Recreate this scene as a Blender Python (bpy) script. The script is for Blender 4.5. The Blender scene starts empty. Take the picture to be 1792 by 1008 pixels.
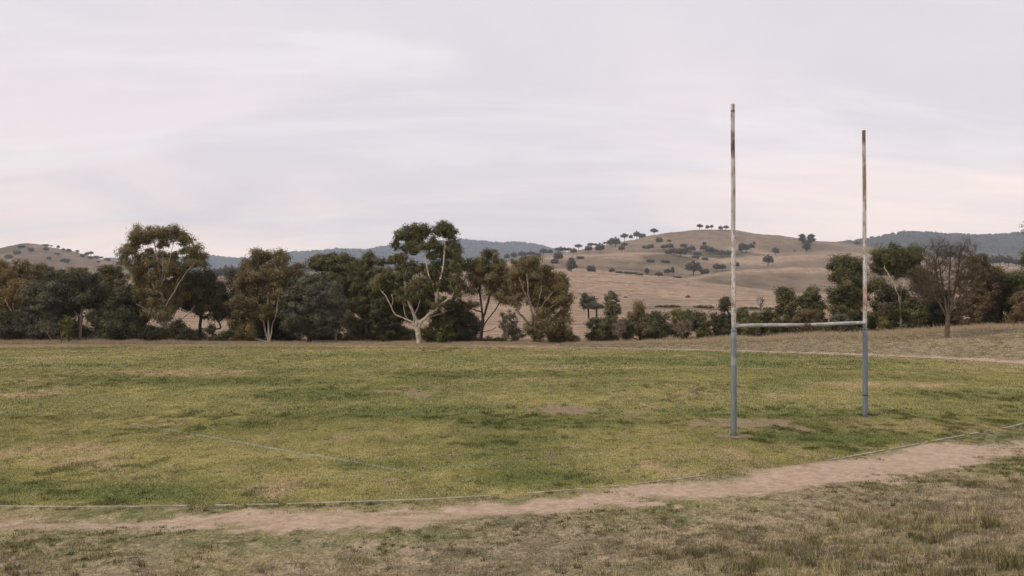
import bpy, math, random
import numpy as np

# ------------------------------------------------------------------ camera, sky, sun, exposure
sc = bpy.context.scene
F, H, CX, HY = 1300.0, 3.67, 896.0, 527.0          # focal length in photo pixels, eye height, optical axis
R = math.radians
cam_d = bpy.data.cameras.new('camera')
cam = bpy.data.objects.new('camera', cam_d)
sc.collection.objects.link(cam)
cam.location = (0, 0, H)
cam.rotation_euler = (R(90), 0, 0)
cam_d.sensor_width = 36.0
cam_d.lens = 36.0 * F / 1792.0
cam_d.shift_y = (HY - 504.0) / 1792.0
cam_d.clip_start, cam_d.clip_end = 0.1, 30000
sc.camera = cam

SUN_EL, SUN_AZ = 42.0, 238.0                       # degrees; azimuth measured from +Y (the view) clockwise
world = bpy.data.worlds.new('World')
sc.world = world
world.use_nodes = True
wn, wl = world.node_tree.nodes, world.node_tree.links
wn.clear()


def N(nodes, t, **kw):
    n = nodes.new(t)
    for k, v in kw.items():
        if hasattr(n, k) and not k[0].isupper():
            setattr(n, k, v)
        else:
            n.inputs[k].default_value = v
    return n


def ramp(nodes, stops, interp='LINEAR'):
    n = nodes.new('ShaderNodeValToRGB')
    cr = n.color_ramp
    cr.interpolation = interp
    while len(cr.elements) < len(stops):
        cr.elements.new(0.5)
    for e, (p, c) in zip(cr.elements, stops):
        e.position = p
        e.color = (c, c, c, 1) if not isinstance(c, tuple) else (*c, 1)
    return n


out = wn.new('ShaderNodeOutputWorld')
sky = N(wn, 'ShaderNodeTexSky', sky_type='NISHITA', sun_disc=False, sun_elevation=R(SUN_EL), sun_rotation=R(SUN_AZ))
bg1 = wn.new('ShaderNodeBackground'); bg1.inputs[1].default_value = 0.07
wl.new(sky.outputs[0], bg1.inputs[0])
tc = wn.new('ShaderNodeTexCoord')
sep = wn.new('ShaderNodeSeparateXYZ'); wl.new(tc.outputs['Generated'], sep.inputs[0])
zz = N(wn, 'ShaderNodeMath', operation='MAXIMUM'); wl.new(sep.outputs[2], zz.inputs[0]); zz.inputs[1].default_value = 0.0
za = N(wn, 'ShaderNodeMath', operation='ADD'); wl.new(zz.outputs[0], za.inputs[0]); za.inputs[1].default_value = 0.20
comb = wn.new('ShaderNodeCombineXYZ')
for k in (0, 1):
    d = N(wn, 'ShaderNodeMath', operation='DIVIDE'); wl.new(sep.outputs[k], d.inputs[0]); wl.new(za.outputs[0], d.inputs[1])
    wl.new(d.outputs[0], comb.inputs[k])


def wnoise(scale, rot, stretch, detail, rough, seed, dist=0.0):
    mp = wn.new('ShaderNodeMapping'); mp.inputs['Rotation'].default_value = (0, 0, R(rot))
    mp.inputs['Scale'].default_value = (stretch[0], stretch[1], 1); mp.inputs['Location'].default_value = (seed, seed * 1.7, seed * .3)
    wl.new(comb.outputs[0], mp.inputs[0])
    n = N(wn, 'ShaderNodeTexNoise', Scale=scale, Detail=detail, Roughness=rough, Distortion=dist)
    wl.new(mp.outputs[0], n.inputs['Vector'])
    return n


def wmix(a, b, fac, blend='MIX'):
    m = wn.new('ShaderNodeMix'); m.data_type = 'RGBA'; m.blend_type = blend
    for s, v in ((0, fac), (6, a), (7, b)):
        if hasattr(v, 'is_output'):
            wl.new(v, m.inputs[s])
        else:
            m.inputs[s].default_value = v if s == 0 else (*v, 1)
    return m.outputs[2]


def wscale(v, k):
    m = N(wn, 'ShaderNodeMath', operation='MULTIPLY'); wl.new(v, m.inputs[0]); m.inputs[1].default_value = k
    return m.outputs[0]


elev = ramp(wn, [(0.0, (1.38, 1.02, .78)), (0.035, (1.22, .94, .745)), (0.10, (.91, .745, .66)), (0.20, (.735, .645, .648)), (0.38, (.625, .590, .612)), (1.0, (.54, .53, .57))])
wl.new(zz.outputs[0], elev.inputs[0])
n1 = wnoise(0.9, 24, (0.7, 1.3), 5, .55, 3.1, .5)
r1 = ramp(wn, [(0.40, 0.0), (0.60, 1.0)], 'EASE'); wl.new(n1.outputs[0], r1.inputs[0])
n2 = wnoise(1.5, 18, (0.5, 1.7), 6, .6, 9.4, .6)
r2 = ramp(wn, [(0.48, 0.0), (0.64, 1.0)], 'EASE'); wl.new(n2.outputs[0], r2.inputs[0])
n3 = wnoise(3.2, 22, (0.4, 1.6), 6, .6, 21.7, .5)
r3 = ramp(wn, [(0.42, 0.0), (0.70, 1.0)]); wl.new(n3.outputs[0], r3.inputs[0])
gx_ = N(wn, 'ShaderNodeMapRange', interpolation_type='SMOOTHSTEP'); wl.new(sep.outputs[0], gx_.inputs[0]); gx_.inputs[1].default_value = -.15; gx_.inputs[2].default_value = .62
gz_ = N(wn, 'ShaderNodeMapRange', interpolation_type='SMOOTHSTEP'); wl.new(zz.outputs[0], gz_.inputs[0]); gz_.inputs[1].default_value = .24; gz_.inputs[2].default_value = 0.0
gm_ = N(wn, 'ShaderNodeMath', operation='MULTIPLY'); wl.new(gx_.outputs[0], gm_.inputs[0]); wl.new(gz_.outputs[0], gm_.inputs[1])
glow = wmix(elev.outputs[0], (1.30, 1.03, .84), wscale(gm_.outputs[0], .6))
c = wmix(glow, (.53, .52, .56), wscale(r1.outputs[0], .55))
c = wmix(c, (.83, .80, .79), wscale(r2.outputs[0], .32))
c = wmix(c, (.60, .55, .575), wscale(r3.outputs[0], .28))
bg2 = wn.new('ShaderNodeBackground'); bg2.inputs[1].default_value = 1.0
wl.new(c, bg2.inputs[0])
ms = wn.new('ShaderNodeMixShader'); ms.inputs[0].default_value = 0.93
wl.new(bg1.outputs[0], ms.inputs[1]); wl.new(bg2.outputs[0], ms.inputs[2]); wl.new(ms.outputs[0], out.inputs[0])

sun_d = bpy.data.lights.new('sun', 'SUN')
sun_d.energy, sun_d.angle, sun_d.color = 1.5, R(10), (1.0, .86, .68)
sun = bpy.data.objects.new('sun', sun_d); sc.collection.objects.link(sun)
sun.rotation_euler = (R(90 - SUN_EL), 0, R(180 - SUN_AZ))
vs = sc.view_settings
vs.view_transform, vs.look, vs.gamma, vs.exposure = 'Standard', 'None', 1.0, 0.5
vs.use_curve_mapping = False
sc.cycles.use_denoising = True
sc.cycles.denoiser = 'OPENIMAGEDENOISE'
sc.cycles.denoising_prefilter = 'ACCURATE'
sc.cycles.denoising_input_passes = 'RGB_ALBEDO_NORMAL'
sc.cycles.max_bounces = 6
sc.cycles.diffuse_bounces = 3
sc.cycles.glossy_bounces = 2
sc.cycles.transmission_bounces = 3
sc.cycles.transparent_max_bounces = 6
sc.cycles.volume_bounces = 1

# ------------------------------------------------------------------ small helpers
random.seed(5)
rng = np.random.default_rng(11)


def sstep(a, b, x):
    t = np.clip((x - a) / (b - a), 0, 1)
    return t * t * (3 - 2 * t)


def _hash(i, j, s):
    h = (i.astype(np.int64) * 374761393 + j.astype(np.int64) * 668265263 + s * 974711) & 0xffffffff
    h = ((h ^ (h >> 13)) * 1274126177) & 0xffffffff
    return ((h ^ (h >> 16)) & 0xffffff) / float(0xffffff)


def vnoise(x, y, s=0):
    i, j = np.floor(x), np.floor(y)
    fx, fy = x - i, y - j
    fx, fy = fx * fx * (3 - 2 * fx), fy * fy * (3 - 2 * fy)
    a, b = _hash(i, j, s), _hash(i + 1, j, s)
    c_, d_ = _hash(i, j + 1, s), _hash(i + 1, j + 1, s)
    return (a * (1 - fx) + b * fx) * (1 - fy) + (c_ * (1 - fx) + d_ * fx) * fy


def fbm(x, y, s=0, oct=4, gain=.5):
    t, a, n = 0, 1.0, 0
    for k in range(oct):
        ca, sa = math.cos(k * 1.1), math.sin(k * 1.1)
        t = t + a * vnoise((x * ca - y * sa) * 2 ** k + 17.3 * k, (x * sa + y * ca) * 2 ** k - 9.1 * k, s + k)
        n += a
        a *= gain
    return t / n


def at(px, py, Y):
    return np.array([(px - CX) / F * Y, Y, H + (HY - py) / F * Y])


def flatY(py):
    return H * F / (py - HY)


def flat(px, py):
    Y = flatY(py)
    return ((px - CX) / F * Y, Y)


def catmull(pts, closed=False, n=12):
    P = np.array(pts, float)
    if closed:
        P = np.vstack([P[-1], P, P[:2]])
    else:
        P = np.vstack([2 * P[0] - P[1], P, 2 * P[-1] - P[-2]])
    o = []
    for i in range(1, len(P) - 2):
        for k in range(n):
            t = k / n
            o.append(.5 * (2 * P[i] + (P[i + 1] - P[i - 1]) * t + (2 * P[i - 1] - 5 * P[i] + 4 * P[i + 1] - P[i + 2]) * t * t
                           + (3 * P[i] - P[i - 1] - 3 * P[i + 1] + P[i + 2]) * t ** 3))
    if not closed:
        o.append(P[-2])
    return np.array(o)


def mesh_obj(name, V, faces, mat=None, parent=None, attrs=None, smooth=True):
    """V (n,3); faces: (m,k) int array."""
    me = bpy.data.meshes.new(name)
    faces = np.asarray(faces, dtype=np.int32)
    m, k = faces.shape
    me.vertices.add(len(V)); me.vertices.foreach_set('co', np.asarray(V, np.float32).ravel())
    me.loops.add(m * k); me.loops.foreach_set('vertex_index', faces.ravel())
    me.polygons.add(m)
    me.polygons.foreach_set('loop_start', np.arange(0, m * k, k, dtype=np.int32))
    if attrs:
        for an, av in attrs.items():
            a = me.attributes.new(an, 'FLOAT', 'POINT')
            a.data.foreach_set('value', np.asarray(av, np.float32))
    me.update(calc_edges=True)
    me.polygons.foreach_set('use_smooth', np.full(m, smooth))
    me.validate()
    if mat:
        me.materials.append(mat)
    o = bpy.data.objects.new(name, me)
    sc.collection.objects.link(o)
    if parent:
        o.parent = parent
    return o


def tag(o, label=None, cat=None, group=None, kind=None):
    for k, v in (('label', label), ('category', cat), ('group', group), ('kind', kind)):
        if v:
            o[k] = v
    return o


def empty(name, loc, label, cat, group=None):
    o = bpy.data.objects.new(name, None)
    sc.collection.objects.link(o)
    o.location = loc
    o.empty_display_size = .3
    return tag(o, label, cat, group)


# ------------------------------------------------------------------ the lie of the land
KERB = [(-50, 31), (-36, 21.5), (-22, 15.6), (-14, 13.6), flat(0, 887), flat(400, 885), flat(600, 880), flat(800, 872), flat(1000, 858),
        flat(1200, 837), flat(1440, 806), flat(1560, 786), flat(1700, 761), flat(1792, 742), (20, 26.4), (25, 31.2), (28.6, 36.5), (29.1, 42.2),
        (25.6, 47.4), (19.9, 51.6), (12.8, 55.2), (6.7, 57.2), (-4, 60.0), (-18, 61.3), (-38, 60.5), (-50, 55), (-55, 43)]
BND = catmull(KERB, closed=True, n=10)


def seg_dist(x, y, P, closed, extra=None):
    """distance to polyline + interpolated extras + inside flag"""
    A = P
    B = np.roll(P, -1, 0) if closed else P[1:]
    if not closed:
        A = P[:-1]
    best = np.full(x.shape, 1e9)
    ex = None if extra is None else np.zeros(x.shape + (extra.shape[1],))
    inside = np.zeros(x.shape, bool)
    for i in range(len(B)):
        ax, ay = A[i]; bx, by = B[i]
        dx, dy = bx - ax, by - ay
        t = np.clip(((x - ax) * dx + (y - ay) * dy) / (dx * dx + dy * dy + 1e-12), 0, 1)
        d = np.hypot(x - ax - t * dx, y - ay - t * dy)
        m = d < best
        best[m] = d[m]
        if ex is not None:
            e = extra[i] * (1 - t[..., None]) + extra[i + 1] * t[..., None]
            ex[m] = e[m]
        if closed and ay != by:
            c1 = ((ay > y) != (by > y)) & (x < (bx - ax) * (y - ay) / (by - ay) + ax)
            inside ^= c1
    return best, ex, inside


TR = [(-300, 904, 924, .55), (-100, 902, 926, .6), (100, 900, 928, .75), (250, 897, 930, .85), (400, 893, 932, 1), (600, 886, 934, 1), (800, 879, 920, 1), (1000, 863, 899, 1),
      (1200, 843, 880, 1), (1400, 813, 852, 1), (1600, 784, 821, 1), (1700, 773, 803, 1), (1792, 774, 787, 1)]
tp, te = [], []
for px, a, b, s in TR:
    (xa, ya), (xb, yb) = flat(px, a), flat(px, b)
    tp.append(((xa + xb) / 2, (ya + yb) / 2)); te.append((math.hypot(xa - xb, ya - yb) / 2 * .88, s))
for x, y, w in ((17.5, 22.0, .8), (23, 25.6, .8), (28, 30.5, .8), (31, 36.5, .8), (31, 42.6, .9), (27.2, 48.6, .75), (20.8, 52.9, .6), (13.2, 56.4, .5), (6.9, 58.4, .4), (-3.5, 61.2, .3)):
    tp.append((x, y)); te.append((w, 1))
TRP = catmull(tp, n=6)
TRE = catmull(te, n=6)

GX0, GX1, GY0, GY1, GS = -70.0, 70.0, -45.0, 72.0, 0.25
gx = np.arange(GX0, GX1 + GS, GS); gy = np.arange(GY0, GY1 + GS, GS)
GXX, GYY = np.meshgrid(gx, gy)
_d, _, _in = seg_dist(GXX, GYY, BND, True)
G_SD = np.where(_in, -_d, _d)                                  # <0 inside the oval
_d, _e, _ = seg_dist(GXX, GYY, TRP, False, TRE)
G_TR = _e[..., 0] - _d
G_TS = _e[..., 1]


def lut(G, x, y):
    fx = np.clip((x - GX0) / GS, 0, G.shape[1] - 1.001); fy = np.clip((y - GY0) / GS, 0, G.shape[0] - 1.001)
    i, j = fx.astype(int), fy.astype(int)
    u, v = fx - i, fy - j
    return (G[j, i] * (1 - u) + G[j, i + 1] * u) * (1 - v) + (G[j + 1, i] * (1 - u) + G[j + 1, i + 1] * u) * v


def z_near(x, y):
    sd = lut(G_SD, x, y)
    far = sstep(34, 44, y) * sstep(0, 14, x)
    bh = np.interp(x, [4, 12, 19, 24, 29, 36, 43, 60, 110], [0, .06, .30, .52, .70, 1.05, 1.45, 2.1, 2.4])
    zf = (bh + .38 * (fbm(x * .16, y * .2, 12, 3) - .5) * sstep(8, 20, x) + .16 * (fbm(x * .7, y * .7, 13, 3) - .5)) * sstep(1.2, 9.5, sd) * far
    near = 1 - sstep(24, 40, y)
    zn = near * (2.3 * sstep(2.4, 15, sd) + .10 * sstep(2.2, 3.2, sd) * (fbm(x * .5, y * .5, 3) - .2))
    z = zf + zn
    z = z + .05 * (fbm(x * .25, y * .25, 8) - .5) * sstep(0, 2, -sd) - .03 * sstep(-.1, .6, lut(G_TR, x, y))
    z = z + .05 * (fbm(x * 1.1, y * 1.1, 4) - .5) * sstep(2, 4, sd)
    z = z + sstep(.3, 1.5, sd) * sstep(.1, -.3, lut(G_TR, x, y)) * sstep(34, 26, y) * (.085 * (fbm(x * 3.4, y * 3.4, 14, 3) - .5) + .08 * (fbm(x * 1.3, y * 1.3, 15, 2) - .5))
    return z


# control lines: at each distance, the height of the land read along the view (photo pixel rows -> metres)
ROWS = [
    (95, [(-900, 579), (1250, 580), (1500, 562), (1800, 560), (2700, 552)]),
    (150, [(-900, 559), (1792, 556), (2700, 545)]),
    (230, [(-900, 533), (400, 530), (1000, 531), (1100, 537), (1350, 541), (1500, 534), (1792, 528), (2700, 525)]),
    (300, [(-900, 518), (400, 515), (1000, 517), (1080, 521), (1350, 519), (1500, 521), (1792, 512), (2700, 510)]),
    (430, [(-900, 505), (0, 505), (400, 502), (880, 480), (1000, 475), (1080, 478), (1190, 489), (1300, 503), (1400, 516), (1500, 515), (1792, 500), (2700, 495)]),
    (500, [(-900, 503), (0, 503), (400, 500), (900, 490), (1000, 490), (1190, 501), (1300, 504), (1400, 503), (1500, 498), (1792, 492), (2700, 490)]),
    (600, [(-900, 488), (0, 486), (400, 489), (880, 472), (1000, 471), (1100, 480), (1200, 489), (1260, 479), (1320, 471), (1400, 467), (1460, 470), (1520, 465), (1600, 469), (1700, 470), (1792, 466), (2700, 470)]),
    (690, [(-900, 488), (0, 488), (400, 492), (900, 468), (1000, 466), (1100, 473), (1200, 481), (1300, 478), (1400, 473), (1500, 468), (1650, 464), (1792, 471), (2700, 470)]),
    (820, [(-900, 480), (0, 480), (400, 492), (850, 466), (900, 459), (960, 453), (1000, 450), (1080, 442), (1180, 446), (1260, 456), (1350, 458), (1430, 450), (1500, 447), (1560, 444), (1640, 452), (1700, 460), (1792, 470), (2700, 470)]),
    (890, [(-900, 475), (0, 474), (400, 492), (850, 466), (960, 450), (1000, 447), (1080, 441), (1180, 446), (1260, 452), (1350, 448), (1430, 443), (1500, 443), (1600, 452), (1792, 472), (2700, 472)]),
    (1150, [(-900, 452), (-300, 446), (-60, 440), (0, 434.5), (25, 427.5), (45, 425), (70, 427), (100, 434), (150, 447), (200, 457), (260, 470), (330, 482), (400, 489), (650, 480), (850, 462), (900, 455), (960, 445), (1000, 440),
            (1050, 431), (1100, 421), (1140, 412), (1180, 404.5), (1230, 401.5), (1290, 403), (1350, 410), (1400, 417), (1450, 424), (1500, 431), (1550, 437), (1600, 443), (1660, 455), (1792, 469), (2700, 470)]),
    (1450, [(-900, 482), (2700, 482)]),
    (2000, [(-900, 480), (1300, 474), (1500, 450), (1640, 445), (1792, 452), (2700, 470)]),
    (2700, [(-900, 484), (1200, 468), (1350, 448), (1440, 432), (1480, 425), (1540, 413), (1600, 407.5), (1630, 406), (1700, 412.5), (1750, 414), (1800, 413), (1900, 418), (2300, 436), (2700, 445)]),
    (3300, [(-900, 486), (2700, 480)]),
    (4600, [(-900, 456), (0, 459), (200, 455), (360, 451), (430, 453), (480, 449), (520, 442), (570, 438.5), (640, 437.5), (680, 431), (740, 424), (800, 421.5), (830, 421), (880, 426), (900, 424.5), (940, 430), (985, 441), (1100, 454), (1400, 456), (2700, 460)]),
    (5700, [(-900, 500), (2700, 500)]),
]
RY = np.array([r[0] for r in ROWS], float)
UPX = np.arange(-900, 2700, 4.0)


def _smooth(v, w):
    k = np.hanning(w); k /= k.sum()
    return np.convolve(np.pad(v, w // 2, mode='edge'), k, mode='valid')[:len(v)]


RZ = []
for Yr, pts in ROWS:
    p = np.interp(UPX, [q[0] for q in pts], [q[1] for q in pts])
    RZ.append(H + (HY - _smooth(p, 11)) / F * Yr)
RZ = np.array(RZ)


def z_far(x, y):
    px = CX + x / np.maximum(y, 1) * F
    f = np.clip((px - UPX[0]) / 4.0, 0, len(UPX) - 1.001)
    i = f.astype(int); u = f - i
    k = np.clip(np.searchsorted(RY, y) - 1, 0, len(RY) - 2)
    t = np.clip((y - RY[k]) / (RY[k + 1] - RY[k]), 0, 1)
    t = t * .35 + .65 * t * t * (3 - 2 * t)
    a = RZ[k, i] * (1 - u) + RZ[k, i + 1] * u
    b = RZ[k + 1, i] * (1 - u) + RZ[k + 1, i + 1] * u
    z = a * (1 - t) + b * t
    amp = np.clip(y / 1000.0, 0, 1.4)
    z = z + amp * sstep(110, 300, y) * (6.5 * (fbm(x / 42, y / 70, 31, 4) - .5) + 1.0 * (fbm(x / 9, y / 22, 37, 3) - .5))
    z = z + np.where(y > 2300, 1, 0) * sstep(2300, 2700, y) * 34 * (fbm(x / 170, y / 260, 41, 4) - .5)
    return z


def terr(x, y):
    x, y = np.asarray(x, float), np.asarray(y, float)
    w = sstep(66, 92, y)
    return z_near(x, y) * (1 - w) + z_far(x, np.maximum(y, 95)) * w


# patches read off the photograph: centre and half-size in photo pixels, laid on the flat field
PATCH = {
    'dirt': [(1300, 741, 125, 10, 1.35), (1400, 748, 26, 9, 1.1), (1284, 763, 42, 4, .9), (990, 716, 80, 9, 1.25), (700, 684, 55, 6, .8), (725, 692, 60, 6, .9), (1120, 722, 45, 4, .5), (1775, 753, 45, 6, .9),
             (1230, 737, 50, 5, .8), (1514, 730, 16, 3, .8), (820, 690, 40, 4, .4), (240, 651, 45, 3, .5), (95, 626, 55, 2, .8)],
    'dry': [(330, 652, 150, 8, 1.2), (80, 626, 75, 3, 1), (50, 690, 85, 9, .9), (150, 795, 190, 27, 1.0), (330, 830, 200, 16, .6), (520, 845, 240, 24, .9), (1560, 672, 190, 8, 1.1), (1650, 680, 150, 5, .6), (60, 665, 80, 6, .8),
            (270, 735, 130, 16, .5), (1300, 690, 230, 13, .45), (1500, 655, 150, 6, .4), (1720, 650, 120, 10, .6), (1600, 745, 170, 14, .5), (1150, 800, 320, 30, .3), (700, 613, 500, 3, .7), (1250, 645, 300, 3, .4),
            (1000, 622, 300, 2.5, .6), (250, 615, 300, 2, .4), (380, 706, 130, 6, .4), (560, 765, 260, 16, .35)],
    'green': [(230, 862, 150, 18, 1.3), (50, 852, 80, 12, .8), (800, 722, 370, 17, .8), (1450, 766, 230, 14, 1.1), (1700, 690, 170, 13, .8), (1250, 636, 260, 6, .7), (1350, 722, 260, 11, .8), (900, 655, 320, 7, .6),
              (940, 838, 170, 16, .8), (650, 815, 90, 12, .8), (370, 668, 280, 9, .8), (1100, 630, 220, 5, .7), (560, 690, 200, 12, .5), (1000, 740, 260, 12, .7), (820, 770, 200, 12, .5), (1250, 812, 200, 10, .35),
              (130, 640, 150, 4, .6), (1480, 634, 140, 5, .5), (1500, 790, 120, 8, .4)],
}
PW = {}
for k_, L_ in PATCH.items():
    PW[k_] = []
    for px, py, rx, ry, s in L_:
        x, y = flat(px, py)
        PW[k_].append((x, y, rx / F * y, max(ry * y * y / (H * F), .25), s))


def masks(x, y):
    sd = lut(G_SD, x, y)
    tr = lut(G_TR, x, y)
    n_s = fbm(x * 1.3, y * .9, 50, 5, .6)
    n_m = fbm(x * .35, y * .28, 55, 4)
    n_f = fbm(x * 4.1, y * 3.2, 60, 4, .6)
    field = sstep(.15, -.15, sd)
    val = {}
    for kk, L in PW.items():
        v = np.zeros(x.shape)
        for cx_, cy_, ax, ay, s in L:
            q = 1 - np.hypot((x - cx_) / ax, (y - cy_) / ay)
            v = np.maximum(v, s * np.clip(q * 1.6 + .15, 0, 1))
        val[kk] = v
    green = field * np.clip(.45 + val['green'] * .62 + 1.2 * (n_m - .5) + 1.2 * (n_s - .5), 0, 1)
    dry = field * np.clip(val['dry'] * 1.0 + 2.9 * (n_s - .555) + 1.2 * (fbm(x * .2, y * .14, 70, 3) - .5), 0, 1) * (1 - .75 * np.clip(val['green'], 0, 1))
    n_g = fbm(x * 3.0, y * 1.5, 65, 6, .72)
    dirt_f = .85 * field * sstep(.40, .74, val['dirt'] * .85 + 3.2 * (n_g - .5) * np.clip(val['dirt'] * 3, .25, 1))
    # outside the oval
    bank = 1 - field
    fg = (1 - sstep(26, 34, y))
    tn = tr + 1.15 * (n_s - .5) + .8 * (n_f - .5)
    road = sstep(-.14, .2, tn) * np.clip(lut(G_TS, x, y), 0, 1.2)
    isl = sstep(.50, .60, fbm(x * .7, y * 1.5, 81, 4, .65)) * sstep(.85, .2, tr) * (.75 + .25 * fg)
    road = np.clip(road - isl * .9, 0, 1)
    side = bank * sstep(.60, .74, n_s + .25 * (n_f - .5)) * sstep(-2.2, -.1, tr) * .9
    dirt = np.clip(dirt_f + bank * road + side * (1 - road), 0, 1)
    bg = (.3 + .7 * fg) * sstep(-1.6, -.2, tr) * .75 * sstep(.40, .62, n_s) + .55 * sstep(-.3, .2, -np.abs(sd - .35) + .25) * sstep(.42, .5, n_m)
    green = green + bank * np.clip(bg + .8 * sstep(.48, .60, fbm(x * .7, y * .7, 90, 4)) * fg, 0, 1)
    bdry = bank * np.clip(.90 + .4 * (1 - fg) + 1.1 * (n_m - .5) + .6 * (n_s - .5) - .8 * bg, .05, 1)
    edge = sstep(2.6, .2, -sd) * field * sstep(45, 55, y) * sstep(12, 0, x)
    dry = np.clip(dry + bdry + edge * .9, 0, 1)
    cl = sstep(.58, .66, fbm(x * 2.6, y * 2.6, 120, 3)) * sstep(.35, .75, fbm(x * .22, y * .22, 130, 3) + .35 * val['green'] + .3 * val['dirt'])
    clump = np.clip(cl, 0, 1) * (1 - dirt * .7)
    return dict(green=np.clip(green, 0, 1), dry=dry, dirt=dirt, clump=clump, bank=bank)


# ------------------------------------------------------------------ materials
def mat_new(name):
    m = bpy.data.materials.new(name); m.use_nodes = True
    m.node_tree.nodes.clear()
    return m, m.node_tree.nodes, m.node_tree.links


def mixn(nodes, links, a, b, f, blend='MIX'):
    m = nodes.new('ShaderNodeMix'); m.data_type = 'RGBA'; m.blend_type = blend
    for s, v in ((0, f), (6, a), (7, b)):
        if hasattr(v, 'is_output'):
            links.new(v, m.inputs[s])
        else:
            m.inputs[s].default_value = v if s == 0 else (*v, 1)
    return m.outputs[2]


def attr(nodes, name):
    a = nodes.new('ShaderNodeAttribute'); a.attribute_name = name
    return a.outputs['Fac']


def noise(nodes, links, vec, scale, detail=4, rough=.55, stops=None, dist=0.0):
    n = N(nodes, 'ShaderNodeTexNoise', Scale=scale, Detail=detail, Roughness=rough, Distortion=dist)
    if vec is not None:
        links.new(vec, n.inputs['Vector'])
    if stops:
        r = ramp(nodes, stops); links.new(n.outputs[0], r.inputs[0])
        return r.outputs[0]
    return n.outputs[0]


def mapped(nodes, links, vec, scale, rot=0):
    mp = nodes.new('ShaderNodeMapping'); mp.inputs['Scale'].default_value = scale; mp.inputs['Rotation'].default_value = (0, 0, rot)
    links.new(vec, mp.inputs[0])
    return mp.outputs[0]


def turf_colour(n, l, vec):
    lo = noise(n, l, vec, 1.1, 5, .6, [(.3, 0.0), (.7, 1.0)])
    fi = noise(n, l, vec, 9, 5, .7, [(.3, 0.0), (.7, 1.0)])
    c_ = mixn(n, l, (.240, .214, .070), (.385, .330, .138), lo)
    g = mixn(n, l, (.090, .112, .034), (.200, .212, .068), fi)
    c_ = mixn(n, l, c_, g, attr(n, 'green'))
    d = mixn(n, l, (.34, .250, .135), (.50, .385, .225), fi)
    bankdry = mixn(n, l, (.180, .142, .092), (.420, .335, .220), fi)
    bp = noise(n, l, mapped(n, l, vec, (1, .8, 1)), 1.6, 6, .7, [(.45, 0.0), (.60, .75)])
    bankdry = mixn(n, l, bankdry, (.130, .108, .060), bp)
    bq = noise(n, l, mapped(n, l, vec, (.9, 1, 1)), 2.7, 6, .7, [(.55, 0.0), (.68, .8)])
    bankdry = mixn(n, l, bankdry, (.44, .36, .24), bq)
    d = mixn(n, l, d, bankdry, attr(n, 'bank'))
    c_ = mixn(n, l, c_, d, attr(n, 'dry'))
    c_ = mixn(n, l, c_, (.058, .080, .025), mixn(n, l, (0, 0, 0), (.6, .6, .6), attr(n, 'clump')))
    fk = noise(n, l, vec, 3.8, 5, .72, [(.53, 0.0), (.62, .9)])
    fk2 = noise(n, l, vec, 1.7, 3, .6, [(.42, .15), (.62, 1.0)])
    mu = N(n, 'ShaderNodeMath', operation='MULTIPLY'); l.new(fk, mu.inputs[0]); l.new(fk2, mu.inputs[1])
    c_ = mixn(n, l, c_, (.058, .068, .025), mu.outputs[0])
    hl = noise(n, l, vec, 12.0, 3, .7, [(.58, 0.0), (.70, .55)])
    c_ = mixn(n, l, c_, (.46, .39, .20), hl)
    return c_


def make_ground_mat():
    m, n, l = mat_new('turf')
    tcn = n.new('ShaderNodeTexCoord')
    vec = tcn.outputs['Object']
    c_ = turf_colour(n, l, vec)
    sp = noise(n, l, mapped(n, l, vec, (1, .6, 1)), 22, 4, .75, [(.32, .30), (.52, 1.0), (.72, 1.45)])
    c_ = mixn(n, l, c_, sp, .8, 'MULTIPLY')
    so = noise(n, l, vec, 2.2, 6, .65, [(.3, 0.0), (.7, 1.0)])
    s2 = noise(n, l, vec, 30, 3, .7, [(.3, 0.0), (.7, 1.0)])
    so_f = mixn(n, l, (.215, .150, .100), (.315, .225, .155), so)
    soil = mixn(n, l, mixn(n, l, (.400, .292, .212), (.540, .415, .318), so), (.28, .20, .14), mixn(n, l, (0, 0, 0), (.45, .45, .45), s2))
    s3 = noise(n, l, mapped(n, l, vec, (1, 1.5, 1)), 6, 6, .75, [(.30, .62), (.55, 1.0), (.75, 1.15)])
    soil = mixn(n, l, so_f, soil, attr(n, 'bank'))
    soil = mixn(n, l, soil, s3, 1.0, 'MULTIPLY')
    c_ = mixn(n, l, c_, soil, attr(n, 'dirt'))
    b = N(n, 'ShaderNodeBsdfPrincipled', Roughness=.95); b.inputs['Specular IOR Level'].default_value = .15
    l.new(c_, b.inputs['Base Color'])
    bu = N(n, 'ShaderNodeBump', Strength=.5, Distance=.03)
    l.new(noise(n, l, vec, 14, 6, .7), bu.inputs['Height']); l.new(bu.outputs[0], b.inputs['Normal'])
    o = n.new('ShaderNodeOutputMaterial'); l.new(b.outputs[0], o.inputs[0])
    return m


def make_blade_mat(name='grass_blade', straw=False):
    m, n, l = mat_new(name)
    geo = n.new('ShaderNodeNewGeometry')
    if straw:
        c_ = mixn(n, l, (.33, .26, .17), (.60, .49, .35), attr(n, 'tint'))
    else:
        c_ = turf_colour(n, l, geo.outputs['Position'])
        t = ramp(n, [(0.0, .38), (.4, .95), (1.0, 2.4)]); l.new(attr(n, 'tint'), t.inputs[0])
        c_ = mixn(n, l, c_, t.outputs[0], 1.0, 'MULTIPLY')
    d = n.new('ShaderNodeBsdfDiffuse'); l.new(c_, d.inputs[0])
    tr = n.new('ShaderNodeBsdfTranslucent'); l.new(c_, tr.inputs[0])
    ms_ = n.new('ShaderNodeMixShader'); ms_.inputs[0].default_value = .35
    l.new(d.outputs[0], ms_.inputs[1]); l.new(tr.outputs[0], ms_.inputs[2])
    o = n.new('ShaderNodeOutputMaterial'); l.new(ms_.outputs[0], o.inputs[0])
    return m


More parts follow.
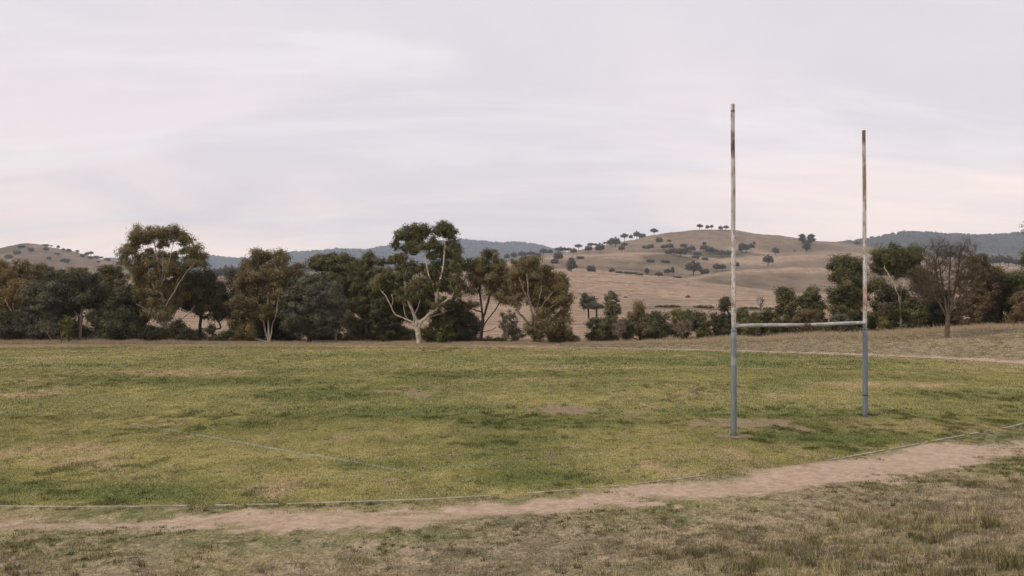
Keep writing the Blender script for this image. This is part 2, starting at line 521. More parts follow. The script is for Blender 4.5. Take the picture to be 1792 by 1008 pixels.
def make_hill_mat():
    m, n, l = mat_new('dry_hill')
    tcn = n.new('ShaderNodeTexCoord'); vec = tcn.outputs['Object']
    big = noise(n, l, mapped(n, l, vec, (1, .5, 1)), .012, 6, .6, [(.36, 0.0), (.66, 1.0)])
    mid = noise(n, l, mapped(n, l, vec, (.45, .18, 1.0), .15), .10, 8, .68, [(.34, 0.0), (.66, 1.0)])
    c_ = mixn(n, l, (.430, .312, .222), (.310, .222, .156), big)
    c_ = mixn(n, l, c_, (.50, .365, .265), mixn(n, l, (0, 0, 0), (.8, .8, .8), mid))
    st = noise(n, l, mapped(n, l, vec, (.25, 1.1, 3.0)), .12, 6, .7, [(.52, 0.0), (.66, 1.0)])
    c_ = mixn(n, l, c_, (.19, .14, .10), mixn(n, l, (0, 0, 0), (.85, .85, .85), st))
    fine = noise(n, l, vec, .28, 8, .8, [(.32, .45), (.68, 1.4)])
    c_ = mixn(n, l, c_, fine, .9, 'MULTIPLY')
    tone_col = mixn(n, l, (.145, .110, .076), (.275, .208, .146), mid)  # brown grass of the hill face, also painted as shade behind the crests
    c_ = mixn(n, l, c_, tone_col, attr(n, 'grass_fold_shade'))
    c_ = mixn(n, l, c_, (.105, .088, .056), attr(n, 'scrub'))
    fo = noise(n, l, vec, .045, 6, .8, [(.35, 0.0), (.65, 1.0)])
    forest = mixn(n, l, (.028, .036, .026), (.060, .066, .042), fo)
    c_ = mixn(n, l, c_, forest, attr(n, 'forest'))
    b = N(n, 'ShaderNodeBsdfPrincipled', Roughness=.95); b.inputs['Specular IOR Level'].default_value = .1
    l.new(c_, b.inputs['Base Color'])
    bu = N(n, 'ShaderNodeBump', Strength=1.0, Distance=4.0)
    l.new(noise(n, l, mapped(n, l, vec, (.5, .8, 1)), .25, 7, .65), bu.inputs['Height']); l.new(bu.outputs[0], b.inputs['Normal'])
    o = n.new('ShaderNodeOutputMaterial'); l.new(b.outputs[0], o.inputs[0])
    return m


def make_leaf_mat(name, dark, light, warm):
    m, n, l = mat_new(name)
    c_ = mixn(n, l, dark, light, attr(n, 'tint'))
    c_ = mixn(n, l, c_, warm, attr(n, 'warm'))
    d = n.new('ShaderNodeBsdfDiffuse'); l.new(c_, d.inputs[0])
    tr = n.new('ShaderNodeBsdfTranslucent'); l.new(c_, tr.inputs[0])
    gl = N(n, 'ShaderNodeBsdfGlossy', Roughness=.5); gl.inputs[0].default_value = (.5, .5, .5, 1)
    ms_ = n.new('ShaderNodeMixShader'); ms_.inputs[0].default_value = .28
    l.new(d.outputs[0], ms_.inputs[1]); l.new(tr.outputs[0], ms_.inputs[2])
    m2 = n.new('ShaderNodeMixShader'); m2.inputs[0].default_value = .05
    l.new(ms_.outputs[0], m2.inputs[1]); l.new(gl.outputs[0], m2.inputs[2])
    o = n.new('ShaderNodeOutputMaterial'); l.new(m2.outputs[0], o.inputs[0])
    return m


def make_bark_mat(name, a, b_, spots):
    m, n, l = mat_new(name)
    tcn = n.new('ShaderNodeTexCoord'); vec = tcn.outputs['Object']
    f = noise(n, l, mapped(n, l, vec, (3, 3, .8)), 1.6, 6, .65, [(.4, 0.0), (.62, 1.0)])
    c_ = mixn(n, l, a, b_, f)
    g = noise(n, l, mapped(n, l, vec, (1, 1, .5)), 4, 5, .7, [(.55, 0.0), (.68, 1.0)])
    c_ = mixn(n, l, c_, spots, g)
    b = N(n, 'ShaderNodeBsdfPrincipled', Roughness=.85); b.inputs['Specular IOR Level'].default_value = .2
    l.new(c_, b.inputs['Base Color'])
    o = n.new('ShaderNodeOutputMaterial'); l.new(b.outputs[0], o.inputs[0])
    return m


GROUND = make_ground_mat()
BLADE = make_blade_mat()
STRAW = make_blade_mat('straw', True)
HILL = make_hill_mat()
LEAF = {
    'olive': make_leaf_mat('leaf_olive', (.055, .055, .022), (.225, .195, .085), (.270, .190, .085)),
    'green': make_leaf_mat('leaf_green', (.040, .050, .020), (.175, .172, .070), (.210, .165, .070)),
    'dark': make_leaf_mat('leaf_dark', (.028, .033, .017), (.110, .108, .050), (.150, .125, .055)),
    'grey': make_leaf_mat('leaf_grey', (.050, .058, .036), (.160, .162, .105), (.190, .165, .100)),
    'brown': make_leaf_mat('leaf_brown', (.080, .060, .034), (.180, .135, .070), (.260, .165, .065)),
    'gold': make_leaf_mat('leaf_gold', (.090, .070, .028), (.230, .170, .065), (.310, .195, .070)),
    'lime': make_leaf_mat('leaf_lime', (.050, .062, .016), (.150, .150, .035), (.230, .190, .050)),
    'far': make_leaf_mat('leaf_far', (.052, .056, .036), (.130, .122, .072), (.170, .130, .075)),
    'forest': make_leaf_mat('leaf_forest', (.030, .038, .026), (.075, .078, .046), (.10, .09, .05)),
}
BARK = {
    'white': make_bark_mat('bark_white', (.52, .45, .385), (.36, .30, .25), (.27, .20, .15)),
    'pale': make_bark_mat('bark_pale', (.36, .28, .225), (.22, .17, .135), (.12, .09, .07)),
    'dark': make_bark_mat('bark_dark', (.060, .045, .035), (.035, .027, .022), (.10, .075, .055)),
    'bare': make_bark_mat('bark_bare', (.115, .085, .058), (.075, .055, .038), (.16, .12, .085)),
    'twig': make_bark_mat('bark_twig', (.27, .20, .165), (.19, .14, .115), (.34, .26, .21)),
}

# ------------------------------------------------------------------ ground meshes
def axis(parts):
    o = []
    for a, b, s in parts:
        o += list(np.arange(a, b - 1e-6, s))
    return np.array(o + [parts[-1][1]])


XS = axis([(-110, -50, 3), (-50, -24, .5), (-24, -12, .25), (-12, 16, .13), (16, 34, .25), (34, 56, .5), (56, 110, 3)])
YS = axis([(-45, 0, 3), (0, 5, .5), (5, 24, .11), (24, 40, .22), (40, 66, .3)])
XX, YY = np.meshgrid(XS, YS)
ZZ = terr(XX, YY)
MK = masks(XX.ravel(), YY.ravel())
V = np.stack([XX.ravel(), YY.ravel(), ZZ.ravel()], 1)
nx, ny = len(XS), len(YS)
ii = (np.arange(ny - 1)[:, None] * nx + np.arange(nx - 1)[None]).ravel()
Q = np.stack([ii, ii + 1, ii + nx + 1, ii + nx], 1)
fc = V[Q].mean(1)
sdc = lut(G_SD, fc[:, 0], fc[:, 1]); trc = lut(G_TR, fc[:, 0], fc[:, 1])
kind_f = np.where(trc > 0, 1, np.where(sdc < 0, 0, 2))
for kf, nm, lb in ((0, 'playing_field', 'patchy green and tan grass playing field'), (1, 'dirt_path', 'pinkish brown dirt path curving round the field'), (2, 'ground', 'dry grass ground round the field')):
    q = Q[kind_f == kf]
    used, inv = np.unique(q, return_inverse=True)
    o = mesh_obj(nm, V[used], inv.reshape(q.shape), GROUND, attrs={k: v[used] for k, v in MK.items()})
    tag(o, lb, None, None, 'structure')

# valley and hills beyond, one fan-shaped sheet to the horizon
us = np.concatenate([np.linspace(-1.9, -.95, 60, endpoint=False), np.linspace(-.95, .95, 620, endpoint=False), np.linspace(.95, 1.9, 60)])
rows = [65.95]
while rows[-1] < 5600:
    rows.append(rows[-1] * (1.0085 if rows[-1] < 1500 else 1.014))
rows = np.array(rows)
UU, RR = np.meshgrid(us, rows)
XX2, YY2 = UU * RR, RR
ZZ2 = terr(XX2, YY2)
ZZ2[0] -= .02
PX2 = CX + UU * F
forest = sstep(1250, 1500, YY2) * (.25 + .75 * sstep(2000, 2300, YY2))
forest = np.maximum(forest, sstep(1500, 1900, YY2) * sstep(.42, .55, fbm(XX2 / 160, YY2 / 200, 77, 4)))
# dark scrub in the folds and along the near creek
sc_ = np.zeros_like(XX2)
for px, py_, Yc, rx, ry, s in ((1170, 0, 775, 60, 40, .8), (1240, 0, 930, 90, 35, .9), (1290, 0, 930, 60, 30, .8), (1180, 0, 940, 50, 25, .9), (1300, 0, 212, 80, 10, .8), (1150, 0, 214, 70, 8, .7), (1100, 0, 700, 90, 22, .5),
                               (20, 0, 1080, 45, 60, .8), (70, 0, 1000, 90, 60, .5), (1400, 0, 1000, 60, 40, .3)):
    q = 1 - np.hypot((PX2 - px) / rx, (YY2 - Yc) / ry)
    sc_ = np.maximum(sc_, s * sstep(-.1, .6, q + 1.3 * (fbm(XX2 / 14, YY2 / 22, 99, 4) - .5)))
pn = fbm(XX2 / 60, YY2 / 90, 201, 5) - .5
fold_shade = .85 * sstep(850, 980, YY2 + 260 * pn)
fold_shade = np.maximum(fold_shade, 1.1 * sstep(436, 458, YY2 + 20 * pn) * sstep(585, 555, YY2 + 30 * pn) * sstep(850, 1000, PX2))  # valley behind the near crest darkened in colour so the fold shows
fold_shade = np.maximum(fold_shade, 1.05 * sstep(606, 628, YY2 + 20 * pn) * sstep(800, 740, YY2 + 60 * pn))  # same painted shade behind the second crest
fold_shade = np.maximum(fold_shade, .75 * sstep(205, 212, YY2 + 12 * pn) * sstep(246, 236, YY2 + 12 * pn) * sstep(1040, 1130, PX2))
fold_shade = np.clip(fold_shade + .5 * pn, 0, 1)
line_ = sstep(2.2, .8, np.abs(YY2 - 300 - .02 * (PX2 - 1200))) * sstep(1060, 1100, PX2) * sstep(1400, 1340, PX2)
sc_ = np.maximum(sc_, .7 * line_)
ny2, nx2 = XX2.shape
ii = (np.arange(ny2 - 1)[:, None] * nx2 + np.arange(nx2 - 1)[None]).ravel()
Q2 = np.stack([ii, ii + 1, ii + nx2 + 1, ii + nx2], 1)
V2 = np.stack([XX2.ravel(), YY2.ravel(), ZZ2.ravel()], 1)
rowi = Q2[:, 0] // nx2
for nm, lb, sel in (('paddock', 'dry tan paddock behind the trees', rows[rowi] < 420), ('hills', 'bare brown rolling hills', (rows[rowi] >= 420) & (rows[rowi] < 1480)), ('mountain_range', 'blue hazy wooded ranges on the horizon', rows[rowi] >= 1480)):
    q = Q2[sel]
    used, inv = np.unique(q, return_inverse=True)
    o = mesh_obj(nm, V2[used], inv.reshape(q.shape), HILL, attrs={'forest': forest.ravel()[used], 'scrub': sc_.ravel()[used], 'grass_fold_shade': fold_shade.ravel()[used]})
    tag(o, lb, None, None, 'structure')

# ------------------------------------------------------------------ grass blades
def blades(name, x, y, hgt, wid, mat, lean=.6, attrs=None, label=None):
    n = len(x)
    z = terr(x, y) - .004
    a = rng.uniform(0, 2 * np.pi, n)
    b = rng.uniform(0, 2 * np.pi, n)
    ln = rng.uniform(.1, 1, n) * lean
    tip = np.stack([np.cos(b) * ln * hgt, np.sin(b) * ln * hgt, hgt * np.sqrt(1 - np.minimum(ln, .95) ** 2 * .6)], 1)
    base = np.stack([x, y, z], 1)
    side = np.stack([np.cos(a) * wid / 2, np.sin(a) * wid / 2, np.zeros(n)], 1)
    Vb = np.empty((n, 3, 3)); Vb[:, 0] = base - side; Vb[:, 1] = base + side; Vb[:, 2] = base + tip
    T = np.arange(n * 3).reshape(n, 3)
    A = {k: np.repeat(v, 3) for k, v in (attrs or {}).items()}
    o = mesh_obj(name, Vb.reshape(-1, 3), T, mat, attrs=A, smooth=False)
    return tag(o, label, 'grass', None, 'stuff')


def scatter(n, y0, y1, umax, pw=1.0):
    y = y0 + (y1 - y0) * rng.random(n) ** pw
    # uniform over area of a wedge (a little wider than the view on both sides)
    y = np.sqrt(y0 ** 2 + (y1 ** 2 - y0 ** 2) * rng.random(n) ** pw)
    x = rng.uniform(-umax, umax, n) * (y + 1.5)
    return x, y


# near and middle field
fx, fy, fs, fw = [], [], [], []
for n_, y0, y1, hh, ww in ((560000, 12.5, 24, .034, .010), (300000, 24, 40, .042, .020), (170000, 40, 62, .05, .04)):
    x, y = scatter(n_, y0, y1, .80)
    k = lut(G_SD, x, y) < .02
    x, y = x[k], y[k]
    fx.append(x); fy.append(y); fs.append(np.full(len(x), hh)); fw.append(np.full(len(x), ww))
x, y, hh, ww = map(np.concatenate, (fx, fy, fs, fw))
mk = masks(x, y)
k = rng.random(len(x)) > np.clip(mk['dirt'] * 1.02, 0, .985)
x, y, hh, ww = x[k], y[k], hh[k], ww[k]
mk = {q: v[k] for q, v in mk.items()}
hh = hh * rng.uniform(.45, 1.2, len(x)) * (1 + 1.1 * mk['clump'] + .3 * mk['green'])
mk['tint'] = np.clip(rng.beta(1.2, 2.2, len(x)) + .6 * (fbm(x * 3, y * 1.6, 300, 3) - .5), 0, 1)
mk['dirt'] = mk['dirt'] * 0
blades('field_grass', x, y, hh, ww, BLADE, .9, mk, 'short patchy turf blades covering the playing field')

# foreground bank, with tufts
x1, y1 = scatter(560000, 4.2, 26, 1.15)
k = lut(G_SD, x1, y1) > .05
x1, y1 = x1[k], y1[k]
cx_, cy_ = scatter(20000, 4.5, 24, 1.15)
k = (lut(G_SD, cx_, cy_) > .08) & (lut(G_TR, cx_, cy_) < -.02 + .5 * (rng.random(20000) < .08))
k &= rng.random(20000) < np.clip(.25 + 1.6 * (fbm(cx_ * .6, cy_ * .6, 144, 3) - .35), 0, 1)
cx_, cy_ = cx_[k], cy_[k]
ex_, ey_ = scatter(26000, 9, 26, 1.0)
et = lut(G_TR, ex_, ey_); es = lut(G_SD, ex_, ey_)
ek = ((et > -1.3) & (et < .05) & (es > .5) & (fbm(ex_ * .8, ey_ * .8, 260, 4) > .53)) | ((np.abs(es - .04) < .16) & (fbm(ex_ * .9, ey_ * .9, 265, 3) > .50)) | ((et > .05) & (fbm(ex_ * .9, ey_ * 1.6, 270, 4) > .64))
ex_, ey_ = ex_[ek], ey_[ek]
n_old = len(cx_)
cx_, cy_ = np.concatenate([cx_, ex_]), np.concatenate([cy_, ey_])
nb = 34
rad = rng.uniform(.03, .13, len(cx_))
isx = np.arange(len(cx_)) >= n_old
ang = rng.uniform(0, 2 * np.pi, (len(cx_), nb)); rr = np.sqrt(rng.random((len(cx_), nb))) * rad[:, None]
x2 = (cx_[:, None] + np.cos(ang) * rr * 1.3).ravel(); y2 = (cy_[:, None] + np.sin(ang) * rr).ravel()
th = np.repeat(np.where(isx, rng.uniform(.03, .065, len(cx_)), rng.uniform(.04, .11, len(cx_))), nb)
ttone = np.repeat(np.where(isx, rng.uniform(-.7, .1, len(cx_)), rng.uniform(-.8, .9, len(cx_))), nb)
tgreen = np.repeat(np.where(isx, rng.uniform(.6, 1.1, len(cx_)), (rng.random(len(cx_)) < .45) * rng.uniform(.3, 1, len(cx_))), nb)
x = np.concatenate([x1, x2]); y = np.concatenate([y1, y2])
hh = np.concatenate([np.full(len(x1), .036), th]); tt = np.concatenate([np.zeros(len(x1)), ttone]); tg = np.concatenate([np.zeros(len(x1)), tgreen])
mk = masks(x, y)
tuft = np.concatenate([np.zeros(len(x1)), np.ones(len(x2))])
k = rng.random(len(x)) > np.clip(mk['dirt'] * 1.05 - .6 * tuft, 0, .985)
x, y, hh, tt, tg = x[k], y[k], hh[k], tt[k], tg[k]
mk = {q: v[k] for q, v in mk.items()}
tall = sstep(1.5, 5, lut(G_SD, x, y)) * (.35 + fbm(x * .4, y * .4, 160, 3)) * (1 + .7 * sstep(2, 8, x))
hh = hh * rng.uniform(.5, 1.25, len(x)) * (.75 + .8 * tall)
mk['tint'] = np.clip(rng.beta(2, 3, len(x)) + tt * .35, 0, 1)
mk['green'] = np.clip(mk['green'] + tg, 0, 1)
mk['dry'] = np.clip(mk['dry'] - tg * .7, 0, 1)
mk['dirt'] = mk['dirt'] * 0
mk['clump'] = mk['clump'] * .4
blades('bank_grass', x, y, hh, rng.uniform(.005, .011, len(x)), BLADE, .85, mk, 'mixed dry and green grass tufts on the near bank')

# tall straw strip along the tree line and on top of the far bank
x = rng.uniform(-62, 66, 150000)
edge_y = np.interp(x, [-62, -20, 5, 20, 30, 45, 66], [63.0, 63.4, 63.0, 62.6, 61, 60, 59])
y = edge_y + rng.gamma(1.6, 1.3, len(x))
hs = np.interp(x, [-62, -32, -26, 8, 12, 40, 66], [.50, .42, .22, .22, .42, .52, .55])
hh = hs * rng.uniform(.3, 1.15, len(x)) * (.45 + .9 * fbm(x * .7, y * .7, 170, 3))
k = rng.random(len(x)) < .25 + sstep(.35, .55, fbm(x * .5, y * .5, 175, 3))
blades('dry_grass', x[k], y[k], hh[k], rng.uniform(.018, .04, k.sum()), STRAW, .45, {'tint': np.clip(rng.normal(.5, .25, k.sum()), 0, 1)}, 'tall straw grass along the foot of the trees')

# short dry grass on the far bank
x = rng.uniform(4, 56, 90000); y = rng.uniform(40, 63.5, 90000)
k = (lut(G_SD, x, y) > .1) & (lut(G_TR, x, y) < -.05) & (x / y < .85)
x, y = x[k], y[k]
mk = masks(x, y)
mk['tint'] = rng.beta(2, 3, len(x)); mk['dirt'] = mk['dirt'] * 0
blades('far_bank_grass', x, y, rng.uniform(.03, .09, len(x)), rng.uniform(.02, .05, len(x)), BLADE, .9, mk, 'short brown grass on the far bank beyond the path')

# ------------------------------------------------------------------ kerb and painted lines
def strip_mat(name, a, b_, rough=.9, worn=None):
    m, n, l = mat_new(name)
    tcn = n.new('ShaderNodeTexCoord'); vec = tcn.outputs['Object']
    c_ = mixn(n, l, a, b_, noise(n, l, vec, 3.5, 6, .7, [(.35, 0.0), (.65, 1.0)]))
    b = N(n, 'ShaderNodeBsdfPrincipled', Roughness=rough); l.new(c_, b.inputs['Base Color'])
    o = n.new('ShaderNodeOutputMaterial')
    if worn:
        w = noise(n, l, vec, worn[0], 6, .75, [(worn[1], 0.0), (worn[2], worn[3])])
        t = n.new('ShaderNodeBsdfTransparent'); mx = n.new('ShaderNodeMixShader')
        l.new(w, mx.inputs[0]); l.new(t.outputs[0], mx.inputs[1]); l.new(b.outputs[0], mx.inputs[2]); l.new(mx.outputs[0], o.inputs[0])
    else:
        l.new(b.outputs[0], o.inputs[0])
    return m


KM = strip_mat('concrete', (.40, .36, .28), (.20, .175, .12))
PM = strip_mat('line_paint', (.62, .66, .62), (.46, .50, .46), .8, (6, .46, .70, .55))


def kerb_mesh():
    i0 = int(np.argmin(np.hypot(BND[:, 0] + 36, BND[:, 1] - 21.5)))
    P = []
    i = i0
    while True:
        P.append(BND[i % len(BND)])
        i += 1
        if (BND[i % len(BND)][1] > 55.2 and BND[i % len(BND)][0] < 8) or i - i0 > len(BND):
            break
    P = np.array(P)
    L = np.concatenate([[0], np.cumsum(np.hypot(*np.diff(P, axis=0).T))])
    s = np.arange(0, L[-1], .08)
    X, Y = np.interp(s, L, P[:, 0]), np.interp(s, L, P[:, 1])
    px = CX + X / Y * F
    near = Y < 30
    gap = near & (((px > 1238) & (px < 1448)) | ((px > 335) & (px < 372)) | ((px > 1735) & (px < 1750)))
    rn = vnoise(s * .8, s * 0, 5)
    gap |= near & ((rn > .84) | (vnoise(s * 2.7, s * 0, 15) > .86))
    tx, ty = np.gradient(X), np.gradient(Y)
    nrm = np.hypot(tx, ty); nxv, nyv = -ty / nrm, tx / nrm
    Vk, Fk = [], []
    w, h = .028, .020
    up = sstep(1440, 1560, px) * near * .02
    prev = False
    seg = 0
    for j in range(len(s)):
        joint = (j % 23 == 22) and px[j] > 1400 and near[j]
        if gap[j] or joint:
            prev = False
            continue
        wv = w * (1.0 if near[j] else 1.1)
        z0 = float(terr(X[j], Y[j]))
        hh_ = h + up[j] + .012 * (vnoise(np.array([s[j] * .5]), np.array([0.]), 9)[0] - .5)
        for sx, sz in ((-1, -.1), (-1, hh_ - .008), (-.8, hh_), (.8, hh_), (1, hh_ - .008), (1, -.1)):
            Vk.append((X[j] + nxv[j] * wv * sx, Y[j] + nyv[j] * wv * sx, z0 + sz))
        b = len(Vk) - 12
        if prev:
            for q in range(5):
                Fk.append((b + q, b + 6 + q, b + 7 + q, b + 1 + q))
            Fk.append((b + 6, b + 11, b + 10, b + 7))
        else:
            b2 = len(Vk) - 6
            Fk.append((b2, b2 + 1, b2 + 4, b2 + 5))
        prev = True
    return mesh_obj('kerb', Vk, Fk, KM, smooth=False)


tag(kerb_mesh(), 'low pale concrete edging round the oval', None, None, 'structure')


def line_strip(p0, p1, w, name):
    a, b = np.array(flat(*p0)), np.array(flat(*p1))
    n = int(np.hypot(*(b - a)) / .25)
    t = np.linspace(0, 1, n + 1)
    P = a + (b - a) * t[:, None]
    P[:, 1] += .05 * (vnoise(t * 7, t * 0, 3) - .5)
    d = (b - a) / np.hypot(*(b - a)); nn = np.array([-d[1], d[0]])
    Vl = []
    for p in P:
        for s in (-w, w):
            q = p + nn * s
            Vl.append((q[0], q[1], float(terr(q[0], q[1])) + .012))
    Fl = [(2 * k, 2 * k + 1, 2 * k + 3, 2 * k + 2) for k in range(n)]
    return tag(mesh_obj(name, Vl, Fl, PM), 'faded white painted line on the field', None, None, 'structure')


def line_blades(p0, p1, w, dens, name_attrs):
    a, b = np.array(flat(*p0)), np.array(flat(*p1))
    n = int(dens * np.hypot(*(b - a)))
    t = rng.random(n)
    P = a + (b - a) * t[:, None]
    d = (b - a) / np.hypot(*(b - a)); nn = np.array([-d[1], d[0]])
    P = P + nn * rng.uniform(-w, w, n)[:, None]
    k = rng.random(n) < sstep(.3, .6, fbm(P[:, 0] * 1.5, P[:, 1] * 1.5, 210, 3)) * name_attrs
    return P[k]


LP = (((225, 741), (750, 833), .034, 1.0), ((560, 839), (1130, 787), .020, .4), ((0, 722), (18, 727), .04, .5))
for k_, (a, b, w, s) in enumerate(LP):
    line_strip(a, b, w, 'painted_line')
pts = np.vstack([line_blades(a, b, w * 1.5, 420, s) for a, b, w, s in LP])
PBM = strip_mat('painted_blade', (.62, .66, .60), (.42, .46, .38))
blades('painted_grass', pts[:, 0], pts[:, 1], rng.uniform(.018, .036, len(pts)), np.full(len(pts), .011), PBM, .8, None, 'grass blades whitened by the worn line paint')

# ------------------------------------------------------------------ goal posts
def metal_mat(name, base, worn, rust, bands=(), blotch=(.51, .60)):
    m, n, l = mat_new(name)
    tcn = n.new('ShaderNodeTexCoord'); vec = tcn.outputs['Object']
    c_ = mixn(n, l, base, worn, noise(n, l, mapped(n, l, vec, (9, 9, 1.3)), 1.6, 6, .7, [(.38, 0.0), (.62, 1.0)]))
    rs = noise(n, l, mapped(n, l, vec, (1, 1, .40)), 11, 7, .8, [(blotch[0], 0.0), (blotch[1], 1.0)])
    sepn = n.new('ShaderNodeSeparateXYZ'); l.new(vec, sepn.inputs[0])
    if bands:
        bn = noise(n, l, vec, 3.0, 5, .7, [(.35, 0.0), (.6, 1.0)])
        for z0, z1, s, col in bands:
            r = ramp(n, [(0.0, 0.0), (.18, s), (.82, s), (1.0, 0.0)])
            mr = N(n, 'ShaderNodeMapRange'); l.new(sepn.outputs[2], mr.inputs[0]); mr.inputs[1].default_value = z0; mr.inputs[2].default_value = z1
            l.new(mr.outputs[0], r.inputs[0])
            mu = N(n, 'ShaderNodeMath', operation='MULTIPLY'); l.new(r.outputs[0], mu.inputs[0])
            ad = N(n, 'ShaderNodeMath', operation='ADD'); l.new(bn, ad.inputs[0]); ad.inputs[1].default_value = s * .35; ad.use_clamp = True
            l.new(ad.outputs[0], mu.inputs[1])
            c_ = mixn(n, l, c_, col, mu.outputs[0])
    c_ = mixn(n, l, c_, rust, rs)
    b = N(n, 'ShaderNodeBsdfPrincipled', Roughness=.6); b.inputs['Specular IOR Level'].default_value = .35
    l.new(c_, b.inputs['Base Color'])
    bu = N(n, 'ShaderNodeBump', Strength=.4, Distance=.004)
    l.new(rs, bu.inputs['Height']); l.new(bu.outputs[0], b.inputs['Normal'])
    o = n.new('ShaderNodeOutputMaterial'); l.new(b.outputs[0], o.inputs[0])
    return m


WHITE, WORN, RUST, DK, GREYM = (.60, .60, .60), (.30, .29, .275), (.19, .115, .075), (.075, .05, .042), (.30, .28, .25)
BLUE, BLUE2 = (.115, .145, .175), (.185, .210, .235)
M_N = metal_mat('rusty_white_near', WHITE, WORN, RUST, [(7.6, 8.35, 1.0, DK), (5.4, 7.5, .75, GREYM), (8.3, 9.1, .45, GREYM), (7.55, 7.75, .7, RUST)])
M_F = metal_mat('rusty_white_far', WHITE, WORN, RUST, [(6.55, 8.2, .8, (.17, .095, .055)), (8.6, 9.2, 1.0, DK), (8.0, 8.8, .6, GREYM), (5.0, 6.6, .6, GREYM), (3.3, 4.3, .6, (.30, .17, .10))])
M_B = metal_mat('rusty_white_bar', WHITE, WORN, (.27, .16, .10), [(2.9, 3.3, 1.0, (.10, .045, .025)), (2.3, 2.9, .3, RUST)], (.54, .64))
M_L1 = metal_mat('blue_grey_near', BLUE, BLUE2, (.24, .27, .30), [(1.90, 2.18, .35, (.50, .50, .49))], (.66, .75))
M_L2 = metal_mat('blue_grey_far', BLUE, BLUE2, (.24, .27, .30), [(.0, .25, .6, (.16, .16, .16))], (.66, .75))


def tube(name, rings, mat, parent, seg=20):
    """rings: (x, y, z, r) along +z or any axis list"""
    P = np.array([r[:3] for r in rings], float); Rr = np.array([r[3] for r in rings])
    T = np.gradient(P, axis=0); T /= np.linalg.norm(T, axis=1)[:, None]
    ref = np.array([0, 1, 0]) if abs(T[0][2]) > .9 else np.array([0, 0, 1])
    A = np.cross(T, ref); A /= np.linalg.norm(A, axis=1)[:, None]
    B = np.cross(T, A)
    a = np.linspace(0, 2 * np.pi, seg, endpoint=False)
    V_ = (P[:, None] + Rr[:, None, None] * (np.cos(a)[None, :, None] * A[:, None] + np.sin(a)[None, :, None] * B[:, None])).reshape(-1, 3)
    n = len(P); Fq = []
    for i in range(n - 1):
        for k in range(seg):
            k2 = (k + 1) % seg
            Fq.append((i * seg + k, i * seg + k2, (i + 1) * seg + k2, (i + 1) * seg + k))
    V_ = np.vstack([V_, P[0], P[-1]])
    c0, c1 = n * seg, n * seg + 1
    for k in range(0, seg, 2):
        k2, k3 = (k + 1) % seg, (k + 2) % seg
        Fq.append((c0, k3, k2, k)); Fq.append((c1, (n - 1) * seg + k, (n - 1) * seg + k2, (n - 1) * seg + k3))
    return mesh_obj(name, V_, Fq, mat, parent)


def goal():
    xn, yn = flat(1284, 762); xf, yf = flat(1514, 729)
    base = np.array([(xn + xf) / 2, (yn + yf) / 2, float(terr((xn + xf) / 2, (yn + yf) / 2))])
    g = empty('goal_posts', base, 'tall rusty white H-shaped goal posts with blue grey lower legs on the field', 'goal posts')
    for (x, y, top, mu, ml, near) in ((xn, yn, 9.02, M_N, M_L1, True), (xf, yf, 9.07, M_F, M_L2, False)):
        z0 = float(terr(x, y)) - base[2]
        lx, ly = x - base[0], y - base[1]
        split = 2.88 if near else 2.80
        zs = np.linspace(split - .02, top, 24)
        rr_ = np.interp(zs, [split, 3.3, 9], [.062, .060, .052])
        lean = -.004 if near else -.006
        rg = [(lean * (z - split) + .004 * math.sin(z * 2.1 + x), .003 * math.sin(z * 1.7), z, r) for z, r in zip(zs, rr_)]
        up = tube('upright', rg, mu, g)
        up.location = (lx, ly, z0)
        up['label'] = 'taller looking near upright with dark rust below its top' if near else 'far upright with a brown rusted stretch in its upper half'
        lo = tube('lower_post', [(0, 0, z, .078 - .004 * (z > 2)) for z in np.linspace(-.15, split, 12)], ml, up)
        tube('collar', [(0, 0, split - .04, .08), (0, 0, split - .03, .082), (0, 0, split + .0, .082), (0, 0, split + .012, .066)], ml, up)
        tube('cap', [(rg[-1][0], rg[-1][1], top - .005, .056), (rg[-1][0], rg[-1][1], top + .02, .056), (rg[-1][0], rg[-1][1], top + .03, .045)], mu, up)
        if near:
            tube('clamp', [(rg[-1][0], 0, 8.84, .058), (rg[-1][0], 0, 8.87, .058)], strip_mat('dark_strap', DK, (.05, .04, .035)), up)
        else:
            tube('clamp', [(0, 0, .66, .082), (0, 0, .665, .086), (0, 0, .695, .086), (0, 0, .70, .082)], strip_mat('dark_band', (.06, .065, .07), (.04, .04, .045)), up)
        ft = [(0, 0, -.05, .11), (0, 0, .01, .108), (0, 0, .03, .095), (0, 0, .045, .08)]
        tube('footing', ft, strip_mat('footing_stain', (.05, .045, .045), (.09, .08, .07)), up)
    L = math.hypot(xf - xn, yf - yn)
    zn_ = 3.0 - base[2]; zf_ = 2.985 - base[2]
    n = 26
    # the bar is modelled along its own z axis, then laid between the uprights
    rg = [(0, .006 * math.sin(t * 9) - .018 * math.sin(math.pi * t), t * (L - .12), .050) for t in np.linspace(0, 1, n)]
    bar = tube('crossbar', rg, M_B, g)
    from mathutils import Vector
    dvec = Vector((xf - xn, yf - yn, zf_ - zn_)).normalized()
    bar.rotation_mode = 'QUATERNION'
    bar.rotation_quaternion = dvec.to_track_quat('Z', 'Y')
    st = Vector((xn - base[0], yn - base[1], zn_)) + dvec * .06
    bar.location = st
    for t in (.03, L - .15):
        tube('bracket', [(0, 0, t - .05, .054), (0, 0, t - .045, .060), (0, 0, t + .045, .060), (0, 0, t + .05, .054)], M_B, bar)


goal()

